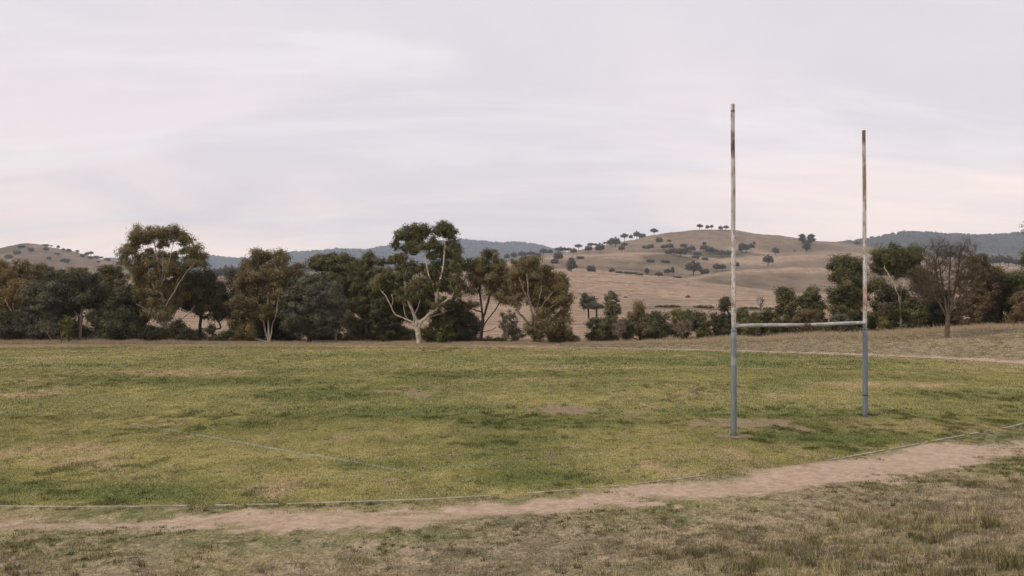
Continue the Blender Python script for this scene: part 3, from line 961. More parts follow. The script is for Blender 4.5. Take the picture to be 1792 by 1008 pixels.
# ------------------------------------------------------------------ trees
def frustums(P0, P1, R0, R1, seg=6):
    n = len(P0)
    T = P1 - P0; L = np.linalg.norm(T, axis=1)[:, None] + 1e-9; T = T / L
    ref = np.where(np.abs(T[:, 2:3]) > .9, np.array([[1., 0, 0]]), np.array([[0, 0, 1.]]))
    A = np.cross(T, ref); A /= np.linalg.norm(A, axis=1)[:, None] + 1e-9
    B = np.cross(T, A)
    a = np.linspace(0, 2 * np.pi, seg, endpoint=False)
    ring = np.cos(a)[None, :, None] * A[:, None] + np.sin(a)[None, :, None] * B[:, None]
    V_ = np.concatenate([P0[:, None] + ring * R0[:, None, None], P1[:, None] + T[:, None] * R1[:, None, None] * .4 + ring * R1[:, None, None]], 1).reshape(-1, 3)
    k = np.arange(seg); k2 = (k + 1) % seg
    f = np.stack([k, k2, k2 + seg, k + seg], 1)
    Fq = (np.arange(n)[:, None, None] * 2 * seg + f[None]).reshape(-1, 4)
    return V_, Fq


class Skel:
    def __init__(s, base):
        s.P = [np.array(base, float)]; s.par = [-1]; s.rmin = [0.0]; s.depth = [0.0]

    def add(s, p, par, rmin=0.0):
        s.P.append(np.array(p, float)); s.par.append(par); s.rmin.append(rmin)
        s.depth.append(s.depth[par] + float(np.linalg.norm(s.P[-1] - s.P[par])))
        return len(s.P) - 1

    def path(s, pts, r0, r1, root=None):
        pts = [np.array(p, float) for p in pts]
        if root is None:
            d = [np.linalg.norm(q - pts[0]) for q in s.P]
            root = int(np.argmin(d))
        cur = root
        C_ = catmull([s.P[root]] + pts if np.linalg.norm(s.P[root] - pts[0]) > .05 else [s.P[root]] + pts[1:], n=4)[1:]
        for i, p in enumerate(C_):
            t = (i + 1) / len(C_)
            j = p + rng.normal(0, .02, 3)
            cur = s.add(j, cur, r0 * (1 - t) + r1 * t)
        return cur

    def target(s, t, step=.6):
        A = np.array(s.P); d = np.linalg.norm(A - t, axis=1)
        cost = d + 1.2 * np.maximum(0, A[:, 2] - t[2] + .25 * d) + .10 * np.array(s.depth)
        if len(A) > 3:
            cost[0] += 1.5
        i = int(np.argmin(cost))
        a = A[i]; L = d[i]
        n = max(1, int(L / step))
        ctrl = a * .5 + t * .5 + np.array([0, 0, -.12 * L]) + rng.normal(0, .08 * L, 3)
        cur = i
        for k in range(1, n + 1):
            u = k / n
            p = (1 - u) ** 2 * a + 2 * u * (1 - u) * ctrl + u * u * t
            cur = s.add(p, cur)
        return cur

    def mesh(s, r0, rtip=.012, power=.5, seg=6):
        n = len(s.P)
        cnt = np.zeros(n)
        haschild = np.zeros(n, bool)
        for p in s.par[1:]:
            haschild[p] = True
        cnt[~haschild] = 1
        for i in range(n - 1, 0, -1):
            cnt[s.par[i]] += cnt[i]
        r = np.maximum(r0 * (cnt / max(cnt[0], 1)) ** power, rtip)
        r = np.minimum(np.maximum(r, np.array(s.rmin)), r0 * 1.02)
        P = np.array(s.P)
        P0 = P[np.array(s.par[1:])]; P1 = P[1:]
        R1 = r[1:]; R0 = np.minimum(r[np.array(s.par[1:])], R1 * 1.25 + .004)
        first = np.array(s.par[1:]) == 0
        R0 = np.where(first, R1 * 1.25, R0)
        return frustums(P0, P1, R0, R1, seg)


def leaf_cloud(C_, rad, per, L, W, flat_=.8, warm=.2, out_c=None, n_mult=1.0):
    """leaves round every clump centre; returns V, F, tint, warm"""
    idx = np.repeat(np.arange(len(C_)), np.maximum(12, (per * rad ** 2 * n_mult).astype(int)))
    n = len(idx)
    # each clump is made of several smaller sprays
    ns = 11
    sd = rng.normal(size=(len(C_), ns, 3)); sd /= np.linalg.norm(sd, axis=2)[..., None]
    sd *= rng.uniform(.45, .95, (len(C_), ns, 1))
    which = rng.integers(0, ns, n)
    spray = sd[idx, which]
    g = rng.normal(size=(n, 3)) * .30
    loc = spray + g
    ln = np.linalg.norm(loc, axis=1)[:, None]
    outd = loc / (ln + 1e-6)
    p = C_[idx] + loc * rad[idx][:, None] * np.array([1, 1, flat_])
    nr = outd * 1.2 + np.array([0, 0, .2]) + rng.normal(size=(n, 3)) * .42
    nr /= np.linalg.norm(nr, axis=1)[:, None]
    ax = np.cross(nr, rng.normal(size=(n, 3))); ax[:, 2] -= .5
    ax -= nr * (ax * nr).sum(1)[:, None]
    ax /= np.linalg.norm(ax, axis=1)[:, None] + 1e-9
    bx = np.cross(nr, ax)
    l_ = (L * rng.uniform(.6, 1.3, n))[:, None]; w_ = (W * rng.uniform(.6, 1.3, n))[:, None]
    V_ = np.empty((n, 4, 3))
    V_[:, 0] = p - ax * l_ * .5; V_[:, 1] = p - bx * w_ * .5; V_[:, 2] = p + ax * l_ * .5; V_[:, 3] = p + bx * w_ * .5
    ct = rng.uniform(-.38, .38, len(C_)); cw = np.clip(rng.normal(warm, .16, len(C_)), 0, 1)
    tint = np.clip(rng.normal(.45, .17, n) + ct[idx], 0, 1)
    wm = np.clip(cw[idx] * rng.uniform(.4, 1.4, n), 0, 1)
    return V_.reshape(-1, 3), np.arange(n * 4).reshape(n, 4), np.repeat(tint, 4), np.repeat(wm, 4)


def fill_mass(c, r, cr, dens=1.0):
    """clump centres filling an ellipsoid, more of them near its surface"""
    vol = r[0] * r[1] * r[2]
    n = max(3, int(dens * .62 * vol / cr ** 3 + dens * 1.7 * (r[0] * r[2]) / cr ** 2))
    pts = []
    tries = 0
    while len(pts) < n and tries < n * 14:
        tries += 1
        v = rng.normal(size=3); v /= np.linalg.norm(v)
        q = v * rng.uniform(.25, 1) ** .45
        p = c + q * np.maximum(r - cr * .5, r * .4)
        if all(np.linalg.norm((p - o)) > cr * .85 for o in pts[-60:]):
            pts.append(p)
    return pts


def tree(name, label, cat, base, Y, masses, leaf='olive', bark='pale', limbs=(), r0=.16, cr=.62, dens=1.0, per=1500, L=.175, W=.07, warm=.2, group=None, flat_=.8, depth=.85, grow=1.28, fwd=0.0):
    """base and masses in photo pixels at distance Y: masses (px, py, rx, ry[, depth offset])"""
    s = Y / F
    bx, by = (base[0] - CX) * s, Y
    bz = float(terr(bx, by))
    root = empty(name, (bx, by, bz), label, cat, group)
    B0 = np.array([bx, by, bz])

    def W3(px, py, dy=0.0):
        return at(px, py, Y + dy) - B0
    sk = Skel((0, 0, -.15))
    for lm in limbs:
        pts = [W3(p[0], p[1], (p[2] if len(p) > 2 else 0) - (fwd * min(1, max(0, base[1] - 25 - p[1]) / 50.0) if lm is not limbs[0] else .6 * fwd * min(1, max(0, base[1] - 25 - p[1]) / 60.0))) for p in lm[0]]
        sk.path(pts, lm[1] * .72, lm[2] * .6, 0 if lm is limbs[0] else None)
    cen, rads = [], []
    for mi, m_ in enumerate(masses):
        dy = m_[4] if len(m_) > 4 else float(rng.uniform(-.35, .35) * m_[2] * s)
        cc = W3(m_[0], m_[1], dy)
        r = np.array([m_[2] * s, max(min(m_[2], m_[3] * 1.6) * s * depth, .4), m_[3] * s]) * grow
        c1 = min(cr * 1.08, r[2] * .8, r[0] * .8)
        P = fill_mass(cc, r, c1, dens)
        cen += P; rads += list(c1 * rng.uniform(.55, 1.25, len(P)))
    cen, rads = np.array(cen), np.array(rads)
    k = cen[:, 2] > min(.05, cen[:, 2].max() - .01)
    cen, rads = cen[k], rads[k]
    if len(limbs) == 0:
        top = cen[:, 2].max()
        mid = cen.mean(0)
        sk.path([(0, 0, 0), (mid[0] * .25, mid[1] * .25, top * .25), (mid[0] * .6, mid[1] * .6, max(mid[2], top * .5))], r0, r0 * .45, 0)
    order = np.argsort(np.linalg.norm(cen - np.array([0, 0, .3]), axis=1))
    for i in order:
        sk.target(cen[i])
    Vt, Ft = sk.mesh(r0)
    mesh_obj('trunk', Vt, Ft, BARK[bark], root)
    Vl, Fl, ti, wm = leaf_cloud(cen, rads, per, L, W, flat_, warm)
    ok = Vl.reshape(-1, 4, 3)[:, :, 2].mean(1) > -.05
    Fl = Fl[ok]
    mesh_obj('crown', Vl, Fl, LEAF[leaf], root, attrs={'tint': ti, 'warm': wm}, smooth=False)
    return root


def bare_tree(name, label, cat, base, Y, masses, r0, ntip, bark='bare', limbs=(), twig=6, leafy=0, leaf='gold', group=None, tl=.45):
    s = Y / F
    bx = (base[0] - CX) * s; bz = float(terr(bx, Y))
    root = empty(name, (bx, Y, bz), label, cat, group)
    B0 = np.array([bx, Y, bz])
    sk = Skel((0, 0, -.1))
    for lm in limbs:
        sk.path([at(p[0], p[1], Y + (p[2] if len(p) > 2 else 0)) - B0 for p in lm[0]], lm[1], lm[2], 0 if lm is limbs[0] else None)
    T = []
    for m_ in masses:
        c_ = at(m_[0], m_[1], Y) - B0
        n = int(ntip * m_[4])
        v = rng.normal(size=(n, 3)); v /= np.linalg.norm(v, axis=1)[:, None]
        v *= rng.uniform(.15, 1, (n, 1)) ** .5
        T.append(c_ + v * np.array([m_[2] * s, m_[2] * s * .8, m_[3] * s]))
    T = np.vstack(T); T = T[T[:, 2] > .15]
    tips = []
    for i in np.argsort(np.linalg.norm(T, axis=1)):
        tips.append(sk.target(T[i], .4))
    Vt, Ft = sk.mesh(r0, .009, .55, 5)
    # twigs fanning upward from every node of the outer branches
    P = np.array(sk.P); src = np.repeat(np.array(tips), twig)
    par = np.array(sk.par)[src]
    dirn = P[src] - P[par]; dirn /= np.linalg.norm(dirn, axis=1)[:, None] + 1e-9
    d2 = dirn + rng.normal(size=dirn.shape) * .45 + np.array([0, 0, .25]); d2 /= np.linalg.norm(d2, axis=1)[:, None]
    st = P[par] + (P[src] - P[par]) * rng.random((len(src), 1))
    ln_ = rng.uniform(.3, 1.1, (len(src), 1)) * tl
    V2_, F2_ = frustums(st, st + d2 * ln_, np.full(len(src), .0062), np.full(len(src), .003), 3)
    mesh_obj('trunk', Vt, Ft, BARK[bark], root)
    mesh_obj('twigs', V2_, F2_, BARK[bark], root)
    if leafy:
        cen = st[rng.random(len(st)) < leafy] + 0
        Vl, Fl, ti, wm = leaf_cloud(cen, np.full(len(cen), .22), 300, .13, .07, .8, .3)
        mesh_obj('leaves', Vl, Fl, LEAF[leaf], root, attrs={'tint': ti, 'warm': wm}, smooth=False)
    return root


TG = 'trees standing along the far edge of the field'
BG = 'bushes growing along the far edge of the field'
# --- left cluster
tree('gum_tree', 'yellow-brown leaved tree cut by the left edge of the photo', 'tree', (-12, 597), 70, [(-20, 500, 40, 38), (14, 488, 18, 14), (5, 530, 22, 30), (-30, 550, 30, 30)], 'gold', 'pale', warm=.3, group=TG)
tree('gum_tree', 'tall ragged olive tree with two upright tufts on top near the left edge', 'tree', (30, 597), 74, [(33, 466, 11, 13), (46, 466, 6, 9), (36, 490, 24, 20), (50, 505, 18, 25), (25, 520, 22, 25), (60, 480, 14, 14)], 'olive', 'pale', warm=.3, cr=.5, group=TG)
tree('tree', 'orange-leaved small tree below the ragged olive tree', 'tree', (33, 592), 68.5, [(31, 500, 15, 12), (24, 515, 12, 9)], 'gold', 'twig', limbs=[([(28, 596), (26, 560), (22, 530)], .07, .03), ([(27, 565), (36, 540), (42, 515)], .05, .02), ([(25, 552), (12, 530), (8, 518)], .04, .02)], r0=.09, warm=.5, cr=.45, group=TG)
tree('tree', 'round brown-olive crown behind the left trees against the grey hill', 'tree', (72, 597), 84, [(63, 473, 11, 9), (80, 472, 12, 8), (70, 490, 22, 14), (74, 530, 20, 50)], 'brown', 'dark', warm=.15, group=TG)
tree('tree', 'grey-green weeping bushy tree near the left end of the row', 'tree', (70, 599), 66.5, [(62, 512, 20, 18), (90, 510, 14, 17), (74, 535, 30, 22), (55, 555, 22, 22), (85, 562, 26, 26), (68, 580, 34, 15)], 'grey', 'dark', warm=.1, group=TG)
tree('tree', 'low dark thicket tree at the foot of the left edge trees', 'tree', (20, 600), 65.5, [(5, 560, 20, 18), (30, 572, 25, 18), (10, 585, 30, 10)], 'dark', 'dark', warm=.2, group=TG)
tree('tree', 'dark green dome-topped tree behind the weeping grey-green one', 'tree', (108, 598), 72, [(96, 485, 17, 11), (108, 480, 12, 9), (105, 505, 25, 20), (112, 540, 25, 30), (104, 575, 25, 20)], 'dark', 'dark', warm=.2, group=TG)
tree('tree', 'small pale olive crown peeping over the left trees below the hill', 'tree', (139, 597), 88, [(130, 476, 9, 8), (143, 475, 11, 8), (137, 500, 14, 24)], 'olive', 'dark', warm=.2, group=TG)
tree('gum_tree', 'dark tree with a slim pale trunk showing between bushes, left of the big gum', 'tree', (143, 599), 67.5, [(130, 500, 22, 18), (152, 490, 20, 15), (165, 515, 20, 20), (140, 525, 26, 18), (170, 545, 16, 14), (120, 530, 16, 20)], 'dark', 'pale',
     limbs=[([(141, 600), (141, 575), (143, 550), (145, 525), (146, 505)], .12, .05), ([(142, 556), (130, 545), (122, 530)], .05, .03), ([(142, 555), (152, 551)], .05, .03)], r0=.13, warm=.15, group=TG)
tree('tree', 'olive feathery tree left of the big gum with sky touching its rounded top', 'tree', (190, 598), 76, [(180, 480, 15, 10), (197, 474, 13, 10), (210, 485, 16, 12), (178, 500, 16, 14), (205, 510, 24, 24), (185, 545, 16, 20)], 'olive', 'pale', warm=.2, group=TG)
tree('bush', 'dark wide bush under the left flank of the big gum', 'bush', (212, 600), 66, [(205, 540, 22, 25), (225, 530, 20, 28), (195, 570, 20, 26), (225, 575, 28, 25), (240, 552, 20, 22), (208, 590, 36, 9)], 'dark', 'dark', warm=.08, group=BG)
bare_tree('bush', 'thin leafless grey bush between the weeping tree and the pale-trunked tree', 'bush', (98, 600), 65.2, [(92, 575, 14, 18, 1)], .04, 40, 'twig', twig=8, group=BG)
tree('bush', 'small yellow-tinged bush left of the slim pale trunk', 'bush', (117, 600), 65.6, [(116, 565, 9, 12), (118, 585, 9, 12)], 'lime', 'twig', warm=.4, cr=.35, group=BG)
tree('bush', 'low dark bush right of the slim pale trunk', 'bush', (172, 600), 66.4, [(165, 560, 16, 10), (178, 575, 12, 20)], 'dark', 'dark', warm=.1, cr=.4, group=BG)

# --- big gum on the left
tree('gum_tree', 'tallest broad gum on the left, with an airy dome and pale forked limbs', 'tree', (290, 600), 66.2,
     [(258, 410, 26, 15), (300, 408, 30, 14), (320, 420, 14, 14), (240, 420, 14, 12), (226, 437, 18, 16), (217, 455, 9, 13), (340, 440, 20, 14), (352, 455, 14, 14), (330, 462, 16, 12),
      (285, 450, 18, 10), (275, 470, 40, 22), (245, 485, 16, 22), (310, 475, 14, 14), (270, 505, 34, 22), (300, 520, 22, 25), (282, 545, 26, 18), (262, 530, 20, 16), (248, 450, 14, 8), (285, 428, 10, 8), (322, 440, 8, 7), (262, 440, 8, 7), (305, 448, 9, 7), (320, 505, 24, 24, 1.5), (250, 520, 18, 22, 1.5)],
     'olive', 'pale', limbs=[([(290, 602), (290, 575), (288, 545), (284, 515), (278, 470), (270, 425)], .20, .06), ([(284, 516), (272, 505), (262, 488), (260, 465)], .08, .03),
                            ([(287, 540), (305, 510), (322, 482), (340, 460)], .09, .04), ([(289, 572), (272, 558), (258, 543), (238, 532)], .09, .035), ([(290, 575), (312, 562), (328, 550), (342, 536)], .09, .03),
                            ([(282, 498), (284, 480), (286, 430)], .07, .03), ([(283, 500), (292, 470), (304, 425)], .06, .03)],
     r0=.20, cr=.55, dens=1.0, grow=1.16, fwd=1.2, warm=.35, group=TG)
tree('tree', 'dark brownish tree right of the big gum with a black slender trunk', 'tree', (350, 600), 68.5,
     [(335, 490, 24, 20), (360, 485, 20, 16), (345, 515, 36, 20), (375, 520, 20, 22), (390, 545, 15, 14), (365, 545, 24, 14), (330, 530, 18, 14), (385, 505, 12, 16)], 'dark', 'dark',
     limbs=[([(350, 602), (350, 575), (352, 545), (350, 515)], .13, .07), ([(385, 575), (380, 560), (372, 545)], .03, .02)], r0=.15, warm=.35, group=TG)
tree('bush', 'low dark bush between the big gum and the black-trunked tree', 'bush', (320, 600), 65.8, [(312, 575, 14, 16), (330, 585, 14, 12), (268, 585, 22, 12)], 'dark', 'dark', warm=.1, cr=.4, group=BG)
tree('bush', 'small dark bush in the gap right of the black-trunked tree', 'bush', (385, 600), 66.2, [(370, 582, 10, 14), (390, 590, 16, 9)], 'dark', 'dark', warm=.2, cr=.4, group=BG)

# --- clump with slim white stems
tree('gum_tree', 'broad brown-tipped gum with several slim white stems at its foot', 'tree', (470, 600), 66.4,
     [(458, 452, 18, 14), (485, 455, 18, 14), (440, 470, 18, 16), (495, 475, 16, 18), (468, 485, 32, 22), (425, 495, 16, 18), (445, 520, 30, 24), (490, 515, 20, 24), (418, 530, 12, 16), (430, 560, 26, 24), (465, 545, 22, 16), (425, 585, 22, 16)],
     'olive', 'white', limbs=[([(472, 602), (470, 575), (468, 545), (470, 505), (478, 470)], .10, .05), ([(470, 598), (463, 575), (460, 552), (448, 520)], .06, .03), ([(473, 598), (477, 570), (484, 545), (490, 500)], .06, .03)],
     r0=.13, fwd=1.3, warm=.3, group=TG)
tree('tree', 'dense dark tree at the left flank of the white-stemmed gum', 'tree', (425, 600), 69.5, [(418, 490, 18, 20), (430, 520, 24, 28), (440, 560, 30, 30), (415, 575, 12, 20), (500, 500, 20, 25), (500, 540, 25, 25)], 'dark', 'dark', warm=.1, group=TG)
tree('tree', 'round grey-green bushy tree with dome crown left of centre', 'tree', (541, 600), 65.6,
     [(548, 497, 22, 16), (525, 510, 22, 16), (572, 508, 22, 18), (548, 525, 40, 22), (510, 530, 20, 18), (590, 530, 16, 20), (520, 555, 28, 20), (560, 555, 34, 20), (545, 575, 34, 12)], 'grey', 'dark',
     limbs=[([(541, 602), (543, 580), (545, 560), (548, 530)], .16, .08)], r0=.19, warm=.25, cr=.5, group=TG)
bare_tree('tree', 'thin twiggy tree with splayed brown stems right of the round grey-green tree', 'tree', (588, 600), 65.9, [(592, 560, 22, 22, 1)], .07, 50, 'twig', limbs=[([(588, 601), (588, 580), (590, 555)], .06, .03), ([(587, 590), (582, 572), (577, 560)], .04, .02), ([(589, 588), (597, 565), (604, 540)], .04, .02)], twig=6, leafy=.35, leaf='grey', group=TG)
tree('tree', 'dark tree with layered cauliflower-like tops behind the round grey-green tree', 'tree', (575, 599), 73,
     [(552, 460, 16, 10), (568, 452, 18, 9), (598, 452, 20, 9), (562, 465, 18, 12), (590, 465, 22, 12), (610, 468, 14, 14), (595, 485, 22, 12), (615, 500, 16, 25), (580, 495, 30, 20), (610, 545, 18, 30)], 'green', 'dark', warm=.3, cr=.5, group=TG)
tree('tree', 'brownish tree peeping between the white-stemmed gum and the layered dark tree', 'tree', (522, 599), 78, [(525, 470, 12, 11), (520, 495, 16, 20)], 'brown', 'dark', warm=.2, group=TG)
tree('tree', 'dark flat-topped tree left of the white-trunked gum, its top below the blue range', 'tree', (635, 600), 68.5,
     [(650, 455, 22, 9), (632, 465, 16, 11), (650, 478, 30, 14), (632, 500, 22, 18), (660, 510, 28, 20), (640, 535, 26, 16), (645, 560, 18, 15), (628, 575, 14, 14)], 'green', 'dark',
     limbs=[([(635, 602), (636, 580), (640, 555), (645, 520)], .16, .08)], r0=.19, warm=.25, cr=.52, group=TG)
tree('tree', 'dark twisted small tree under the left limbs of the white-trunked gum', 'tree', (672, 600), 67.2, [(670, 540, 22, 16), (685, 555, 18, 16), (660, 572, 22, 16), (680, 585, 20, 10), (695, 540, 14, 18)], 'dark', 'dark', warm=.15, cr=.45, group=TG)

# --- the white-trunked gum
tree('gum_tree', 'spreading gum with bright white trunk and bare curving limbs in the middle of the row', 'tree', (733, 602), 64.6,
     [(735, 402, 17, 13), (718, 412, 20, 15), (700, 410, 10, 10), (775, 402, 20, 14), (790, 415, 10, 16), (692, 428, 9, 12), (735, 430, 24, 10), (762, 425, 12, 10), (782, 440, 18, 14), (800, 440, 8, 16), (700, 452, 12, 7), (765, 445, 12, 10),
      (720, 470, 28, 12), (690, 485, 26, 14), (770, 470, 20, 14), (795, 465, 16, 16), (745, 500, 30, 14), (795, 500, 18, 18), (665, 500, 18, 14), (715, 515, 26, 14), (765, 530, 20, 10), (690, 455, 20, 8, 3.0), (715, 437, 14, 9), (752, 448, 10, 8), (742, 412, 8, 8), (755, 478, 16, 9), (700, 515, 26, 20, 2.4), (745, 525, 22, 20, 2.6), (795, 535, 16, 18, 2.2), (722, 545, 26, 16, 2.8), (780, 495, 20, 14, 2.0), (808, 470, 10, 12)],
     'green', 'white', limbs=[([(733, 603), (733, 590), (731, 578)], .25, .20), ([(731, 578), (738, 563), (752, 550), (763, 540), (777, 528), (790, 520)], .15, .045), ([(763, 541), (764, 520), (768, 495), (774, 475), (777, 450), (780, 430)], .10, .045),
                            ([(764, 520), (755, 510), (746, 502), (739, 493)], .045, .025), ([(731, 578), (722, 565), (706, 556), (690, 548), (684, 535), (676, 520), (662, 503)], .12, .035), ([(685, 537), (688, 525), (684, 515)], .04, .02),
                            ([(729, 574), (728, 560), (722, 545), (716, 530)], .10, .06), ([(725, 552), (732, 535), (735, 520), (731, 505)], .05, .02), ([(724, 548), (716, 530), (710, 512), (708, 495)], .06, .025), ([(716, 562), (708, 548), (706, 530)], .035, .02),
                            ([(777, 450), (778, 425), (770, 405)], .05, .02), ([(764, 520), (748, 470), (742, 420)], .035, .02)],
     r0=.24, cr=.45, dens=1.2, grow=1.2, fwd=.6, warm=.22, group=TG)
tree('bush', 'bright green bush just right of the white gum trunk', 'bush', (768, 601), 65.8, [(770, 560, 18, 16), (765, 582, 22, 16), (785, 575, 12, 20)], 'lime', 'dark', warm=.15, cr=.45, group=BG)
tree('bush', 'very dark bush between the white-trunked gum and the slender dark tree', 'bush', (812, 601), 66.6, [(805, 555, 20, 14), (822, 565, 18, 18), (800, 580, 22, 18), (826, 585, 14, 14)], 'dark', 'dark', warm=.05, cr=.45, group=BG)
tree('gum_tree', 'slender gum with black forked trunk and umbrella crown right of the dark bush', 'tree', (842, 599), 65.8,
     [(852, 450, 20, 13), (835, 465, 18, 14), (872, 468, 18, 14), (858, 478, 32, 14), (838, 490, 22, 12), (880, 485, 16, 14), (830, 510, 12, 12), (870, 505, 22, 14), (885, 520, 14, 12), (825, 535, 12, 8)],
     'olive', 'dark', limbs=[([(841, 601), (843, 580), (845, 560), (842, 530), (840, 505), (838, 480)], .15, .05), ([(844, 572), (856, 556), (868, 540), (880, 520)], .07, .03), ([(845, 558), (852, 535), (860, 505), (862, 480)], .07, .03), ([(844, 580), (858, 578), (868, 573)], .03, .015)],
     r0=.17, cr=.5, dens=.8, warm=.25, group=TG)
tree('gum_tree', 'broad brown-olive gum with a pale scarred trunk at the right end of the long row', 'tree', (930, 600), 64.8,
     [(920, 460, 22, 16), (935, 475, 26, 16), (905, 480, 16, 16), (950, 490, 24, 18), (975, 495, 18, 16), (985, 510, 16, 18), (915, 500, 24, 16), (955, 520, 34, 20), (990, 530, 12, 12), (905, 520, 14, 16), (965, 555, 30, 20), (950, 575, 30, 18), (985, 580, 16, 14)],
     'olive', 'pale', limbs=[([(931, 602), (932, 590), (930, 575)], .20, .15), ([(930, 576), (932, 550), (925, 515), (922, 480)], .09, .035), ([(930, 574), (940, 550), (952, 530), (968, 510)], .08, .03), ([(929, 575), (920, 560), (908, 548), (900, 535)], .07, .025),
                            ([(932, 556), (942, 530), (948, 500)], .05, .02), ([(930, 574), (915, 575), (900, 570)], .05, .02), ([(928, 532), (915, 505), (908, 485)], .04, .02), ([(940, 552), (960, 540), (975, 530)], .04, .02)],
     r0=.23, cr=.5, dens=.85, fwd=1.4, warm=.4, group=TG)
bare_tree('bush', 'grey-brown half-leafless bush left of the pale scarred trunk', 'bush', (892, 601), 65.4, [(890, 568, 20, 26, 1), (905, 585, 16, 12, .5)], .05, 70, 'twig', twig=7, leafy=.5, leaf='grey', group=BG)
tree('bush', 'low olive bush sprawling right of the scarred gum', 'bush', (985, 601), 65.2, [(975, 588, 18, 10), (1000, 592, 14, 6)], 'olive', 'dark', warm=.3, cr=.35, group=BG)
for lab, px, Yd, hgt_, lf in (('dark understorey bush below the white-stemmed gum', 505, 69, 26, 'dark'), ('low scrubby bush at the gap right of the round grey-green tree', 610, 67.5, 16, 'olive'), ('low scrubby bush beneath the flat-topped dark tree', 655, 70, 18, 'dark'),
                              ('low scrubby bush left of the white gum trunk', 706, 68, 14, 'olive'), ('low scrubby bush between slender dark trunk and half-leafless bush', 865, 67, 10, 'olive')):
    tree('bush', lab, 'bush', (px, 600), Yd, [(px - 6, 600 - hgt_ * .45, 14, hgt_ * .5), (px + 10, 600 - hgt_ * .35, 12, hgt_ * .4)], lf, 'twig', warm=.25, cr=.35, group=BG, r0=.05)

for i, (px, hh_, Yd, lf, lab) in enumerate(((160, 30, 72, 'dark', 'shadowy bush behind the slim pale trunk'), (250, 34, 72, 'dark', 'dark bush behind the foot of the big gum, left side'), (300, 26, 73, 'dark', 'dark bush behind the foot of the big gum, right side'),
        (335, 24, 72, 'olive', 'scrubby bush behind the black-trunked tree'), (440, 50, 72, 'dark', 'dark bush behind the slim white stems'), (495, 44, 72, 'dark', 'dark bush between white-stemmed gum and round grey-green tree'), (570, 40, 71, 'dark', 'dark bush behind the round grey-green tree'),
        (640, 34, 73, 'dark', 'dark bush behind the flat-topped dark tree'), (690, 40, 71, 'dark', 'dark bush behind the left limb of the white gum'), (720, 28, 74, 'olive', 'olive bush just behind the white gum trunk'), (1600, 46, 70, 'dark', 'dark bush below the umbrella gum, right side'),
        (1545, 40, 70, 'dark', 'dark bush below the umbrella gum, left side'), (1515, 50, 71, 'dark', 'dark bush behind the far goal post'), (1670, 44, 71, 'dark', 'dark bush behind the trunk of the leafless tree'), (1715, 40, 71, 'dark', 'dark bush behind the brown-leaved tree'), (1770, 46, 71, 'dark', 'dark bush at the foot of the right edge trees'),
        (45, 42, 71, 'dark', 'dark bush behind the orange-leaved small tree'), (130, 36, 73, 'dark', 'dark bush behind the small yellow-tinged bush'), (1395, 30, 72, 'dark', 'dark bush behind the crossbar between two feathery trees'))):
    tree('bush', lab, 'bush', (px, 600), Yd, [(px - 8, 600 - hh_ * .5, 17, hh_ * .5), (px + 10, 600 - hh_ * .42, 16, hh_ * .42), (px, 594, 24, 9)], lf, 'dark', warm=.12, cr=.5, group=BG, r0=.06)

# --- shrubs in the middle right
tree('bush', 'round dark green bush at the left end of the shrub row below the hill', 'bush', (1052, 596), 66.5, [(1048, 577, 20, 18), (1062, 572, 16, 16), (1045, 588, 20, 9), (1072, 585, 14, 12)], 'green', 'dark', warm=.05, cr=.45, group=BG)
bare_tree('bush', 'grey leafless bush in front of the round dark green bush', 'bush', (1084, 597), 65.5, [(1084, 578, 14, 16, 1)], .03, 60, 'twig', twig=9, group=BG)
tree('bush', 'tall pointed olive shrub, highest of the shrub row', 'bush', (1120, 592), 68, [(1118, 540, 10, 14), (1115, 562, 16, 16), (1128, 570, 16, 20), (1105, 580, 14, 12)], 'olive', 'dark', warm=.3, cr=.45, group=BG)
tree('bush', 'dark green shrub right of the tall pointed one', 'bush', (1148, 592), 67.5, [(1145, 565, 14, 18), (1160, 568, 13, 18), (1150, 580, 22, 12)], 'green', 'dark', warm=.15, cr=.45, group=BG)
tree('bush', 'small low bush in the shrub row under the pointed shrub', 'bush', (1098, 592), 67, [(1092, 567, 12, 10), (1095, 580, 14, 10)], 'dark', 'dark', warm=.2, cr=.4, group=BG)
tree('bush', 'rounded green shrub with bright top behind the bare grey shrub', 'bush', (1195, 590), 69, [(1185, 552, 12, 10), (1200, 560, 18, 16), (1190, 578, 20, 12)], 'lime', 'dark', warm=.1, cr=.45, group=BG)
tree('bush', 'dark green shrub at the right end of the row, before the near goal post', 'bush', (1222, 592), 68, [(1212, 562, 16, 16), (1225, 570, 15, 18), (1232, 582, 12, 10)], 'green', 'dark', warm=.05, cr=.45, group=BG)
bare_tree('bush', 'bare grey fan-shaped shrub in front of the rounded green shrub', 'bush', (1193, 591), 66, [(1194, 572, 20, 14, 1)], .035, 70, 'twig', twig=8, group=BG, tl=.5)
tree('tree', 'small dark tree left of the near goal post', 'tree', (1266, 594), 69, [(1268, 532, 9, 14), (1258, 558, 12, 12), (1272, 565, 14, 16), (1262, 582, 16, 12)], 'dark', 'dark', warm=.25, cr=.4, group=TG)
tree('bush', 'yellow-green shrub behind the crossbar next to the near post', 'bush', (1303, 592), 68, [(1298, 555, 13, 12), (1306, 575, 18, 18)], 'lime', 'dark', warm=.2, cr=.42, group=BG)
tree('bush', 'dark green shrub behind the left half of the crossbar', 'bush', (1335, 592), 68.5, [(1335, 552, 16, 12), (1330, 572, 18, 20), (1348, 575, 14, 16)], 'green', 'dark', warm=.15, cr=.45, group=BG)
tree('tree', 'narrow upright dark tree rising behind the crossbar', 'tree', (1375, 592), 70, [(1374, 518, 13, 14), (1376, 535, 16, 14), (1370, 555, 18, 18), (1375, 578, 18, 16)], 'green', 'dark', warm=.2, cr=.45, group=TG)
